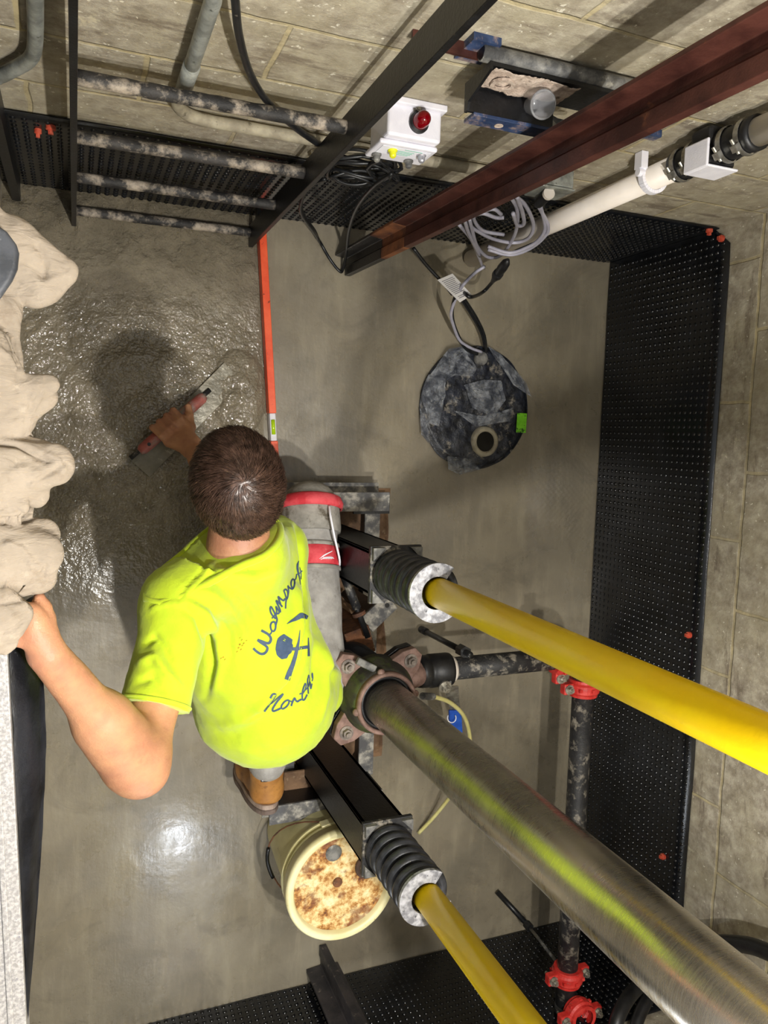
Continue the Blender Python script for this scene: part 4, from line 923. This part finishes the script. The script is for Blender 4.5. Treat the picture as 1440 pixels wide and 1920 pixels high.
creases = [([(556, 985), (563, 1040), (566, 1100), (571, 1170), (566, 1235), (545, 1285), (500, 1330), (465, 1350)], -.007, 5), ([(546, 990), (552, 1050), (556, 1110), (562, 1180), (556, 1232), (532, 1278), (485, 1325)], .006, 7),
    ([(583, 1080), (590, 1150), (595, 1230), (585, 1300)], -.006, 6), ([(600, 1165), (615, 1220), (622, 1290)], -.005, 6), ([(588, 1190), (610, 1250), (640, 1270)], .006, 8), ([(592, 1140), (606, 1210), (612, 1300), (600, 1350)], .005, 7),
    ([(402, 1050), (385, 1075), (355, 1105), (340, 1132)], .003, 3), ([(396, 1046), (378, 1071), (348, 1101), (333, 1128)], -.002, 2.5), ([(283, 1143), (300, 1134), (320, 1131), (342, 1134)], .003, 3),
    ([(345, 1140), (372, 1160), (392, 1200), (398, 1250), (385, 1310)], -.006, 7), ([(352, 1128), (385, 1150), (410, 1195), (415, 1240), (402, 1290)], .005, 8), ([(360, 1120), (400, 1140), (430, 1190), (432, 1230)], -.004, 6), ([(380, 1105), (425, 1130), (455, 1175), (462, 1215)], .004, 8), ([(400, 1090), (445, 1110), (480, 1150), (492, 1190)], -.004, 7),
    ([(395, 1045), (440, 1062), (480, 1068), (505, 1058)], -.005, 7), ([(385, 1062), (430, 1078), (478, 1084), (520, 1066)], .004, 8), ([(500, 1040), (520, 1010), (532, 975)], -.003, 4),
    ([(270, 1210), (290, 1195), (310, 1215), (325, 1250)], -.005, 7), ([(262, 1240), (290, 1230), (312, 1262), (340, 1290)], .005, 7), ([(258, 1280), (285, 1270), (310, 1300)], -.004, 7), ([(510, 1305), (470, 1345), (420, 1362)], .005, 12), ([(500, 1350), (440, 1380), (400, 1375)], -.003, 12)]
def shirtdisp(x, g):
    dsp = .0035 * nz(x, 9) + .0022 * nz(x, 24, (1, 1, 1)) - .0035 * np.abs(nz(x, 13, (1.3, .7, 1), 3)) + .0008 * nz(x, 70)
    u, v = topx(x); vis = np.clip(g[:, 2] * 2 + .2, 0, 1)
    for pts, amp, w in creases:
        dd, tt = polydist(u, v, pts); dsp += amp * 2.1 * np.exp(-(dd / w) ** 2) * np.sin(np.pi * np.clip(tt * .92 + .04, 0, 1)) ** .5 * vis
    return dsp
shirtm = S.mesh('t_shirt', .0058, shirtdisp)
shirt = obj('t_shirt', shirtm, m_shirt, person, smooth=True)
verts = [v.co + ORG['person'] for v in shirtm.vertices]; tree = BVHTree.FromPolygons(verts, [tuple(p.vertices) for p in shirtm.polygons])
co = V((0, 0, H))
def onsurf(u, v, tr=None, off=.0012):
    r = V(ray(u, v)).normalized(); h = (tr or tree).ray_cast(co, r)
    if h[0] is None: return None
    return h[0] - r * off * .6 + h[1] * (off * .4 if h[1].dot(r) < 0 else -off * .4)
# collar rib
rx, ry = frame(ndir); ringp = []
for k2 in range(41):
    th = 2 * math.pi * k2 / 40; dr = rx * math.cos(th) + ry * math.sin(th); h = tree.ray_cast(NC - ndir * .006 + dr * .25, -dr)
    ringp.append((h[0] if h[0] else NC + dr * .078) - ndir * .0)
ringp = [(ringp[(i - 1) % 40] + ringp[i % 40] * 2 + ringp[(i + 1) % 40]) / 4 for i in range(41)]; ringp = ringp[:40] + [ringp[0], ringp[1]]
obj('collar', tube(B(), ringp, .0075, 10), m_shirt, shirt, smooth=True)
rx, ry = frame(sdir); ringp = []
for k2 in range(43):
    th = 2 * math.pi * k2 / 40; dr = rx * math.cos(th) + ry * math.sin(th); c = SE - sdir * .006; h = tree.ray_cast(c + dr * .09, -dr); ringp.append(h[0] if h[0] else c + dr * .06)
obj('sleeve_hem', tube(B(), ringp, .0028, 8), m_shirt, shirt, smooth=True)
# printed script, traced on the cloth
def q4(l): return [(400 + x / 4.8, 1000 + y / 4.8) for x, y in l]
def stroke(bm, pts, w, n=8, tr=None, ws=None):
    P3 = [V((x, y, 0)) for x, y in pts]
    sm, _ = spline(P3, n); prev = None
    for i, p in enumerate(sm):
        t = (sm[min(i + 1, len(sm) - 1)] - sm[max(i - 1, 0)]); t = t.normalized() if t.length > 1e-6 else V((1, 0, 0)); nn = V((-t.y, t.x, 0))
        ww = w
        if ws: a = i / (len(sm) - 1) * (len(ws) - 1); j = min(int(a), len(ws) - 2); ww = ws[j] + (ws[j + 1] - ws[j]) * (a - j)
        m = max(1, int(ww / 3)); row = [onsurf(p.x + nn.x * ww * (s / m - .5), p.y + nn.y * ww * (s / m - .5), tr) for s in range(m + 1)]
        if any(r is None for r in row) or (prev and len(prev) != len(row)) and False: prev = None; continue
        row = [bm.verts.new(r) for r in row]
        if prev:
            if len(prev) == len(row):
                for a, b, c, e in zip(prev, prev[1:], row[1:], row): bm.faces.new((a, b, c, e))
            else: bm.faces.new((prev[0], prev[-1], row[-1], row[0]))
        prev = row
def qA(l): return [(460 + x / 8.35, 1040 + y / 8.35) for x, y in l]
def qB(l): return [(480 + x / 10.29, 1240 + y / 10.29) for x, y in l]
WA = [([(125, 1465), (170, 1510), (235, 1550), (290, 1550), (330, 1515), (345, 1460), (310, 1420), (255, 1385), (190, 1335)], 4.6), ([(190, 1335), (260, 1360), (330, 1385), (375, 1380), (400, 1330), (385, 1280), (340, 1235), (250, 1185)], 4.8), ([(340, 1235), (385, 1245), (410, 1215), (412, 1180)], 2.4),
 ([(460, 1050), (415, 1062), (393, 1110), (405, 1175), (440, 1200), (468, 1165), (474, 1105), (455, 1050)], 3.2), ([(474, 1105), (492, 1040), (492, 1000), (462, 925), (425, 850), (400, 815), (388, 845), (398, 905), (430, 960), (475, 1005)], 3.2), ([(412, 998), (450, 962), (470, 905)], 2.4),
 ([(478, 950), (490, 890), (478, 815), (505, 850), (528, 905), (505, 925), (480, 905)], 2.8), ([(545, 905), (540, 860), (510, 790), (483, 722), (520, 750), (578, 818)], 3.4), ([(550, 775), (525, 705), (515, 660), (550, 690), (595, 718), (620, 690)], 3.2),
 ([(628, 845), (632, 760), (638, 690), (618, 610), (598, 560)], 2.6), ([(612, 690), (642, 700), (664, 645), (660, 580), (632, 542), (600, 562)], 3.0), ([(664, 645), (676, 570), (664, 490), (690, 522)], 2.5), ([(690, 522), (735, 538), (764, 490), (770, 420), (746, 385), (720, 412), (714, 470), (734, 536)], 3.0), ([(762, 400), (784, 386), (796, 350), (800, 310)], 2.2)]
bm = B()
for l, w_ in WA: stroke(bm, qA(l), w_)
obj('upper_lettering', bm, m_navy, shirt, label='navy script word curving over the emblem'); bm = B()
stroke(bm, qA([(838, 95), (817, 150), (816, 220), (830, 300), (850, 380), (862, 470)]), 3, ws=[.8, 3.6, 4.2, 3.2, 2, .8]); stroke(bm, qA([(798, 312), (850, 290), (890, 250)]), 2); stroke(bm, qA([(852, 200), (872, 290), (872, 385)]), 1.8)
if len(bm.faces): obj('last_letter', bm, m_navy, shirt, label='last script letter beyond the fold')
else: bm.free()
bm = B()
for l, w_ in [([(275, 715), (320, 640), (368, 630), (372, 665), (310, 760), (240, 860), (160, 972)], 3.6), ([(270, 830), (340, 780), (440, 690), (525, 625)], 2.2), ([(525, 625), (490, 680), (400, 790), (322, 920), (335, 960), (400, 940), (485, 900)], 3.4), ([(490, 910), (495, 850), (560, 770), (625, 750), (634, 800), (590, 870), (520, 915), (485, 895)], 3.0), ([(625, 750), (680, 775), (712, 765)], 2.4),
 ([(678, 862), (705, 785), (742, 712), (762, 745), (795, 775), (850, 745), (880, 735)], 3.2), ([(952, 420), (912, 520), (890, 640), (900, 742), (940, 728), (985, 640)], 2.8), ([(952, 420), (965, 470), (940, 560), (890, 640)], 2.0), ([(838, 636), (900, 600), (1000, 500)], 2.2), ([(1018, 260), (992, 380), (1000, 500), (1008, 625)], 2.4), ([(1010, 490), (1040, 400), (1056, 530), (1080, 430)], 2.2), ([(1018, 260), (1032, 350), (1012, 460)], 1.6), ([(1082, 385), (1097, 320), (1088, 230), (1076, 262), (1086, 330)], 1.8)]: stroke(bm, qB(l), w_)
obj('lower_lettering', bm, m_navy, shirt, label='navy script word below the emblem')
bm = B()
stroke(bm, qA([(650, 1085), (720, 1040), (780, 1010), (832, 980)]), 6, ws=[.8, 4, 7, 9]); stroke(bm, qA([(825, 985), (876, 955), (925, 965), (975, 988)]), 8, ws=[8.5, 10.5, 9, 7])
stroke(bm, qA([(855, 1180), (840, 1330), (815, 1450), (780, 1600), (735, 1740), (690, 1850), (655, 1960)]), 5, ws=[.8, 3, 5.5, 7, 8, 9.5, 10.7])
stroke(bm, qA([(735, 1478), (850, 1470)]), 6); stroke(bm, qA([(855, 1462), (975, 1446)]), 6); stroke(bm, qA([(985, 1300), (990, 1450), (992, 1590)]), 3.5, ws=[1.5, 3.5, 4.5])
stroke(bm, qA([(672, 1286), (625, 1360), (612, 1430), (600, 1500), (596, 1560), (610, 1630)]), 30, ws=[19, 30, 32, 31, 25, 10])
obj('tool_emblem', bm, m_navy, shirt, label='navy pick and mallet emblem')
bm = B()
for (x, y, w) in ((240, 1000, 2.4), (228, 1030, 2), (262, 1010, 1.5), (275, 990, 1.6), (250, 1045, 1.6), (215, 1065, 1.3), (258, 960, 1), (240, 940, 1), (90, 1115, 2.0), (70, 1125, 1.3), (298, 965, 1), (104, 1135, 1.2)):
    stroke(bm, q4([(x - 6 - w, y + 5), (x + 6, y - 6)]), w)
obj('rust_stain', bm, simple('rust_stain', '9c6a10', 'b98a14', 90, .9), shirt, label='small rust brown stains')
# ---- trousers, knee pad, boot
S = SDF(); S.cap(T3 + V((0, 0, -.05)), HL, .12, .095, .04).cap(T3 + V((0, 0, -.05)), HR, .12, .09, .04).cap(HL, KL, .09, .068, .03).cap(KL, AL.lerp(KL, .2), .062, .052, .03).cap(AL.lerp(KL, .2), AL + V((0, .015, .008)), .052, .050, .02)
S.cap(HR, KR, .083, .068, .03).cap(KR, AR, .062, .05, .03)
def pdisp(x, g): return .004 * nz(x, 14) + .002 * nz(x, 34)
tr_m = S.mesh('trousers', .0075, pdisp); tr = obj('trousers', tr_m, m_pants, person, smooth=True)
tv = [v.co + ORG['person'] for v in tr_m.vertices]; ttree = BVHTree.FromPolygons(tv, [tuple(p.vertices) for p in tr_m.polygons])
kd = (KR - HR).normalized()
kp = thing('tmp', KR, None, None); bpy.data.objects.remove(kp)
S = SDF(); S.cap(KR + kd * .012, KR - kd * .03, .078, .080, .02); S.cut(KR - kd * .045, -kd); S.ell(KR + kd * .045 + V((0, 0, -.01)), (.062, .045, .06), None, .02)
pad = obj('knee_pad', S.mesh('knee_pad', .006, lambda x, g: .002 * nz(x, 20)), m_pad, person, smooth=True)
obj('shell_band', lathe(B(), [(.070, .052), (.082, .046), (.088, .030), (.086, .018), (.080, .016)], KR, kd, 48), m_padred, pad, smooth=True, label='red band')
cpt = KR + kd * .006 + V((.058, .02, .03)); obj('buckle', lathe(B(), [(0, .005), (.009, .005), (.012, .002), (.014, -.004)], KR + V((.052, .0, .050)), V((.5, 0, .8)), 24), m_rubber, pad, smooth=True)
sc2 = KR.lerp(HR, .27)
r0 = []
def band(c, ax, w, off, name, mat, parent, lab):
    bm = B(); x, y = frame(ax); prev = None
    for k2 in range(49):
        th = 2 * math.pi * k2 / 48; dr = x * math.cos(th) + y * math.sin(th); col = []
        for s in (-.5, -.45, 0, .45, .5):
            cc = c + ax * w * s; h = ttree.ray_cast(cc + dr * .16, -dr); r = (h[0] - cc).dot(dr) if h[0] and (h[0] - cc).length < .11 else .075
            col.append(cc + dr * (r + (off if abs(s) < .5 else off * .3)))
        col = [bm.verts.new(p) for p in col]
        if prev:
            for i in range(4): bm.faces.new((prev[i], prev[i + 1], col[i + 1], col[i]))
        prev = col
    return obj(name, bm, mat, parent, smooth=True, label=lab)
strap = band(sc2, kd, .050, .004, 'knee_strap', m_padred, person, 'red strap with white mark')
sm2 = [v.co + ORG['person'] for v in strap.data.vertices]; stree = BVHTree.FromPolygons(sm2, [tuple(p.vertices) for p in strap.data.polygons])
def q7(l): return [(500 + x / 5.14, 880 + y / 5.14) for x, y in l]
bm = B(); stroke(bm, q7([(508, 862), (560, 825), (632, 788)]), 2.2, tr=stree, ws=[.6, 2.6, 1.2]); stroke(bm, q7([(520, 868), (570, 850), (625, 850), (648, 860)]), 2, tr=stree, ws=[1, 2.4, 2.6, 1])
for i in range(7): stroke(bm, q7([(545 + i * 13, 866), (548 + i * 13, 842), (553 + i * 13, 864)]), .8, tr=stree, n=3)
if len(bm.faces): obj('strap_mark', bm, m_ink, strap, label='worn white lightning mark')
else: bm.free()
band(sc2 + kd * .030, kd, .010, .005, 'strap_edge', m_pad, person, None)
band(sc2 - kd * .030, kd, .010, .005, 'strap_edge', m_pad, person, None)
obj('pad_cord', tube(B(), [P(617, 948, .43), P(620, 970, .46), P(628, 1010, .47), P(636, 1045, .46), P(637, 1060, .44)], .0028, 8, smooth_n=5), m_ink, person, smooth=True, label='thin pale cord')
# boot: kneeling foot, toes down, heel up
bh = P(500, 1478, .315); S = SDF()
S.cap(bh, AL + V((0, .01, .004)), .042, .047, .02).cap(bh, V((bh.x - .005, bh.y - .005, .16)), .042, .046, .02).cap(V((bh.x - .005, bh.y - .005, .16)), V((bh.x - .005, bh.y + .005, .065)), .046, .040, .02)
S.cut(V((0, bh.y - .030, 0)), V((0, -1, 0))); S.cut(AL + V((0, .012, .01)), (AL - bh).normalized(), .09)
bt = obj('boot', S.mesh('boot', .005, lambda x, g: .0012 * nz(x, 30)), m_boot, person, smooth=True)
bm = B(); out = []
for k2 in range(40):
    th = 2 * math.pi * k2 / 40; a = math.cos(th); b = math.sin(th); w = .045 * (1 + .10 * (b < 0)) * math.copysign(abs(a) ** .8, a); out.append((w, .155 * math.copysign(abs(b) ** .75, b)))
zc = (bh.z + .045 + .02) / 2 + .0
base = [V((bh.x - .003 + a, bh.y - .028, zc + b * (bh.z + .045 - .02) / 2 / .155)) for a, b in out]
obj('midsole', prism(B(), base, (0, -.014, 0)), m_sole, bt, bevel=.003, label='pale midsole')
obj('outsole', prism(B(), [V((p.x * 1 + (p.x - bh.x) * .05, p.y - .014, p.z)) for p in base], (0, -.014, 0)), simple('dark_outsole', '5e4f48', '75665e', 40, .8), bt, bevel=.003, label='dark lugged outsole')
bv = [v.co + ORG['person'] for v in bt.data.vertices]; btree = BVHTree.FromPolygons(bv, [tuple(p.vertices) for p in bt.data.polygons])
bm = B(); stroke(bm, [(489, 1464), (499, 1463), (509, 1461)], 6, tr=btree, ws=[4, 6.5, 4]); obj('heel_patch', bm, m_blk, bt, label='small dark oval patch') if len(bm.faces) else bm.free()
bm = B(); stroke(bm, [(491, 1464), (499, 1463), (507, 1461.5)], 2, tr=btree, ws=[1.6, 1.8, 1.6]); obj('patch_print', bm, m_ink, bt, label='pale print') if len(bm.faces) else bm.free()
bm = B(); stroke(bm, [(470, 1448), (482, 1456), (505, 1455), (526, 1446)], 1.6, tr=btree); obj('boot_seam', bm, m_rusty, bt) if len(bm.faces) else bm.free()
# ---- hair
whl = (hu - hf * .30 + hr * .03).normalized()
hrad = V((.0845, .104, .099))
def hpt(dv, off=0):
    l = V((dv.dot(hr), dv.dot(hf), dv.dot(hu))); s = 1 / math.sqrt((l.x / hrad.x) ** 2 + (l.y / hrad.y) ** 2 + (l.z / hrad.z) ** 2)
    return Hc + dv * (s + off)
def hairy(dv):
    u, f_, r_ = dv.dot(hu), dv.dot(hf), abs(dv.dot(hr))
    if f_ > .55 and u < .35: return False
    if u < -.05 and f_ > -.15: return False
    return u > -.78 + .25 * max(0, r_ - .3)
bm = B(); bmesh.ops.create_icosphere(bm, subdivisions=6, radius=1)
bmesh.ops.delete(bm, geom=[f_ for f_ in bm.faces if not hairy(f_.calc_center_median().normalized())], context='FACES')
for v in bm.verts:
    dv = v.co.normalized(); ang = dv.angle(whl); tv_ = dv - whl * dv.dot(whl); a2 = math.atan2(tv_.dot(hr), tv_.dot(hf))
    edge = max(0, -dv.dot(hu) - .3)
    v.co = hpt(dv, .0022 * noise.noise(V((math.cos(a2 + ang * .5) * 14, math.sin(a2 + ang * .5) * 14, ang * 3))) + .002 * noise.noise(dv * 4) - edge * .022)
bmesh.ops.solidify(bm, geom=bm.faces[:], thickness=.006)
hair = obj('hair', bm, m_hair, person, smooth=True)
vs, fs = [], []; rnd = random.Random(3)
for i in range(9000):
    dv = V((rnd.gauss(0, 1), rnd.gauss(0, 1), rnd.gauss(0, 1))).normalized()
    if not hairy(dv): continue
    L_ = rnd.uniform(.018, .036); n_ = 5; ang0 = rnd.uniform(-.25, .25); lift = rnd.uniform(.001, .006); w = rnd.uniform(.0005, .0009); pr = None
    ok = True; pts = []
    for s in range(n_ + 1):
        tdir = dv - whl; tdir = tdir - dv * tdir.dot(dv)
        if tdir.length < .02: tdir = hr.copy()
        tdir.normalize(); sw = dv.cross(tdir)
        tdir = (tdir * math.cos(ang0 + .35) + sw * math.sin(ang0 + .35)).normalized()
        edge = max(0, -dv.dot(hu) - .3)
        pts.append((hpt(dv, .0005 + lift * (s / n_) ** 1.2 - edge * .022), sw)); dv = (dv + tdir * (L_ / .095 / n_)).normalized()
    b0 = len(vs)
    for s, (p, sw) in enumerate(pts):
        ww = w * (1 - .85 * s / n_); up = (p - Hc).normalized()
        vs += [p - sw * ww, p + sw * ww, p + up * ww * 1.3]
    for s in range(n_):
        a = b0 + s * 3; b = a + 3
        for q, r_ in ((0, 1), (1, 2), (2, 0)): fs.append((a + q, a + r_, b + r_, b + q))
me = bpy.data.meshes.new('hair_strands'); me.from_pydata([tuple(v) for v in vs], [], fs); obj('hair_strands', me, m_hair, hair, smooth=True, kind='stuff')
# ================================================================ trowel
t = thing('trowel', hc, 'steel cement trowel with red handle held flat on the wet cement', 'trowel')
e0, e1 = P(255, 872, .006), P(432, 692, .006); ed_ = (e1 - e0).normalized(); ep = V((ed_.y, -ed_.x, 0))
q = [e0 - ep * .026, e1 - ep * .026, e1 + ep * .050, e0 + ep * .050]; q = [V((p.x, p.y, .006)) for p in q]
m_tb = simple('cement_smeared_steel', '6f6a5b', '8a8474', 14, .3, .2, .002, 40, spots='b7b2a2', sscale=30, slo=.6, shi=.7)
obj('blade', prism(B(), q, (0, 0, .003)), m_tb, t, bevel=.0008)
obj('spine', tube(B(), [V((p.x, p.y, .014)) for p in (ha - hd * .03, hb + hd * .03)], .007, 12), m_dirty, t, smooth=True)
for p in (ha + hd * .02, hb - hd * .02):
    obj('post', tube(B(), [V((p.x, p.y, .012)), V((p.x, p.y, .058))], .006, 12), m_dirty, t, smooth=True)
m_th = simple('dirty_red_grip', '9c4f48', 'b87068', 24, .5, 0, .0008, 80, spots='8d857a', sscale=18, slo=.46, shi=.6)
L_ = (hb - ha).length
obj('handle', tube(B(), [ha + hd * L_ * s for s in (0, .04, .2, .5, .8, .96, 1)], [.010, .0155, .0165, .0145, .0165, .0155, .010], 24), m_th, t, smooth=True)
p = ha + hd * .032 + V((0, 0, .0155)); obj('hang_hole', tube(B(), [p, p + V((0, 0, .0022))], .005, 16), m_blk, t, label='dark hanging hole')
# mound of loose cement pushed ahead of the trowel
bm = B(); mc = P(448, 738, 0); bmesh.ops.create_grid(bm, x_segments=60, y_segments=60, size=.5)
for v in bm.verts:
    x, y = v.co.x * 2, v.co.y * 2; r = math.hypot(x, y); xx = mc.x + x * .085; yy = mc.y + y * .13
    h = max(0, 1 - r * r) ** .6; v.co = V((xx, yy, -.006 + h * (.019 + .008 * noise.noise(V((xx * 25, yy * 25, 0))) + .007 * abs(noise.noise(V((xx * 70, yy * 70, 3)))))))
obj('cement_mound', bm, m_floor, smooth=True, label='low lumpy mound of wet cement ahead of the trowel blade', cat='cement')
# ================================================================ cloth on the landing
def clothmat():
    n = N('dirty_beige_canvas'); c = n.ramp(n.noise(7, 5, .65), [(.35, hexc('83786a')), (.65, hexc('9c9081'))])
    c = n.mix(n.gray(n.noise(10, 7, .75), .58, 0, .74, .6), c, hexc('75634f')); c = n.mix(n.gray(n.noise(60, 4, .7), .6, 0, .7, .35), c, hexc('b5a997'))
    sw = n.noise(14, 2, .5, dist=2.5); ln = n.noise(22, 3, .6, vec=n.mapping((1, 3, 1), (0, 0, .5)), dist=1.2)
    h = n.math('ADD', n.math('MULTIPLY', sw, .8), n.math('ADD', n.math('MULTIPLY', ln, .5), n.math('MULTIPLY', n.noise(260, 3, .7), .06)))
    return n.out(Base_Color=c, Roughness=.92, Normal=n.bump(h, .8, .007))
m_cloth = clothmat()
class FlatSDF(SDF):
    """flattened in height, so that the folds read as cloth"""
    def f(s, x):
        y = x.copy(); y[:, 2] = (y[:, 2] - 1.175) * 1.75 + 1.175; return SDF.f(s, y) / 1.2
S = FlatSDF(); kk = .006
def L(pts, rs, z=1.17, k=kk, fl=1):
    pp = [np.array(P(u, v, z)) for u, v in pts]
    for p_ in pp: p_[2] = (p_[2] - 1.175) * 1.75 + 1.175
    for i in range(len(pp) - 1): S.cap(pp[i], pp[i + 1], rs[i], rs[i + 1], k)
S.cap((-.20, .40, 1.17), (-.20, -.26, 1.17), .05, .05, .01)
L([(-40, 450), (20, 455), (124, 505)], (.045, .032, .013), 1.175, .012); L([(0, 500), (72, 540), (118, 512)], (.034, .022, .018), 1.165, .02); L([(20, 520), (58, 552)], (.026, .014), 1.16, .015); L([(-10, 412), (10, 420)], (.02, .012), 1.18)
L([(-60, 560), (0, 580), (22, 690)], (.05, .026, .015), 1.165); L([(-60, 690), (2, 640), (30, 696)], (.05, .014, .010), 1.185); L([(-40, 640), (-4, 700)], (.03, .022), 1.19)
L([(-80, 750), (0, 735), (92, 722)], (.05, .026, .013), 1.178); L([(-60, 790), (10, 775), (78, 745)], (.05, .034, .020), 1.165, .012); L([(-30, 815), (40, 795)], (.03, .018), 1.16)
L([(-80, 895), (0, 890), (96, 872)], (.055, .048, .030), 1.175); L([(20, 848), (60, 838), (108, 858)], (.018, .014, .018), 1.160, .006); L([(30, 900), (66, 925)], (.034, .020), 1.165, .012); L([(-60, 945), (30, 948)], (.03, .018), 1.185)
L([(-80, 1040), (0, 1045), (66, 1040)], (.06, .050, .036), 1.180); L([(40, 1010), (82, 1002)], (.034, .022), 1.165, .012); L([(20, 1080), (70, 1078)], (.034, .026), 1.17, .012)
L([(-80, 1175), (-10, 1165), (24, 1158)], (.055, .040, .024), 1.200); L([(-20, 1195), (10, 1205)], (.034, .018), 1.195); L([(10, 1128), (46, 1134)], (.02, .010), 1.205); L([(-30, 1140), (20, 1145)], (.03, .02), 1.205)
ccr = [([(0, 832), (35, 836), (62, 850), (92, 868)], -.010, 4), ([(0, 950), (28, 955), (52, 972)], -.006, 4), ([(0, 978), (45, 975), (70, 965)], -.008, 4), ([(0, 1132), (40, 1126), (60, 1116)], -.006, 4), ([(0, 1190), (25, 1182), (44, 1166)], -.004, 3),
    ([(12, 1018), (40, 1028), (58, 1050), (60, 1068)], .004, 4), ([(25, 790), (60, 775), (78, 745), (80, 722)], .003, 3), ([(15, 775), (45, 765), (64, 742), (70, 722)], .003, 3), ([(30, 730), (50, 740), (60, 760), (50, 785)], -.003, 4), ([(70, 460), (84, 488), (80, 520)], -.006, 6), ([(48, 500), (66, 520), (84, 530), (108, 520)], .004, 6), ([(20, 520), (50, 545), (70, 560)], -.004, 5),
    ([(10, 610), (25, 640), (36, 690)], -.005, 4), ([(0, 655), (18, 668), (30, 690)], .005, 4), ([(60, 900), (82, 895), (104, 880), (120, 868)], -.004, 4), ([(70, 1050), (86, 1060), (80, 1085)], -.004, 5), ([(90, 850), (110, 862), (122, 880)], .003, 4), ([(20, 885), (50, 875), (70, 885), (60, 910)], .004, 6)]
def cdisp(x, g):
    w = nz(x, 7); d_ = .004 * nz(x, 12) + .0022 * nz(x, 30) + .0006 * nz(x, 110) + .003 * (-np.abs(nz(x, 20, (1, 1.6, 1), 4)))
    ring = np.sin((np.hypot(x[:, 0] + .12, (x[:, 1] * 1.0) % .13 - .065) * 260 + w * 7)); d_ += .0007 * ring * np.clip(nz(x, 6, o=9) * 3, 0, 1)
    u, v = topx(x)
    for pts, amp, wd in ccr:
        dd, tt = polydist(u, v, pts); d_ += amp * np.exp(-(dd / wd) ** 2) * np.clip(g[:, 2] * 2 + .3, 0, 1)
    return d_
obj('canvas_cloth', S.mesh('canvas_cloth', .0042, cdisp), m_cloth, smooth=True, label='dirty beige canvas cloth bunched in folds over the landing edge', cat='cloth')
poly = [P(u, v, 1.215) for u, v in ((-70, 425), (0, 429), (14, 438), (32, 462), (37, 478), (34, 508), (24, 530), (6, 556), (-20, 590), (-80, 600))]
obj('scuffed_pad', prism(B(), poly, (0, 0, .016)), simple('dark_grey_scuffed', '32353b', '4a4d54', 20, .5, 0, .0008, 80, spots='b4b6bc', sscale=16, slo=.62, shi=.72), bevel=.006, seg=4, smooth=True, label='dark grey scuffed rubber pad lying on the beige cloth', cat='pad')
# ================================================================ light
def lamp(name, loc, e, col, r):
    l = bpy.data.lights.new(name, 'POINT'); l.energy = e; l.color = col; l.shadow_soft_size = r; o = bpy.data.objects.new(name, l); C.objects.link(o); o.location = loc
lamp('work_light', (.57, -.74, 2.52), 46, (1, .97, .915), .022)
lamp('work_light', (.435, -.44, 2.42), 44, (1, .97, .915), .022)
lamp('pit_light', (.384, -1.775, .92), 4.0, (.85, .92, 1.0), .03)
t = thing('added_bulkhead_lamp', (.384, YF + .001, .90), 'small round lamp fixture, unseen, added on the front wall behind the cool light', 'lamp')  # unseen fixture, added to account for the cool point light at this wall
obj('lamp_base', lathe(B(), [(0, .02), (.05, .02), (.055, .012), (.055, 0)], (.384, YF, .92), (0, 1, 0), 28), m_wplast, t)
bm = B()
for a_ in (0, 1.571): tube(bm, [V((.384 + .05 * math.cos(a_) * c_, YF + .02 + .085 * (1 - c_ * c_) ** .5, .92 + .05 * math.sin(a_) * c_)) for c_ in (-1, -.8, -.5, 0, .5, .8, 1)], .0015, 6, smooth_n=4)
obj('wire_guard', bm, m_bolt, t, smooth=True)
w = bpy.data.worlds.new('world'); bpy.context.scene.world = w; w.use_nodes = True
w.node_tree.nodes['Background'].inputs[0].default_value = (.9, .95, 1, 1); w.node_tree.nodes['Background'].inputs[1].default_value = .36
sc = bpy.context.scene
sc.view_settings.view_transform = 'Standard'; sc.view_settings.look = 'None'; sc.view_settings.gamma = 1; sc.view_settings.use_curve_mapping = False
sc.view_settings.exposure = .98
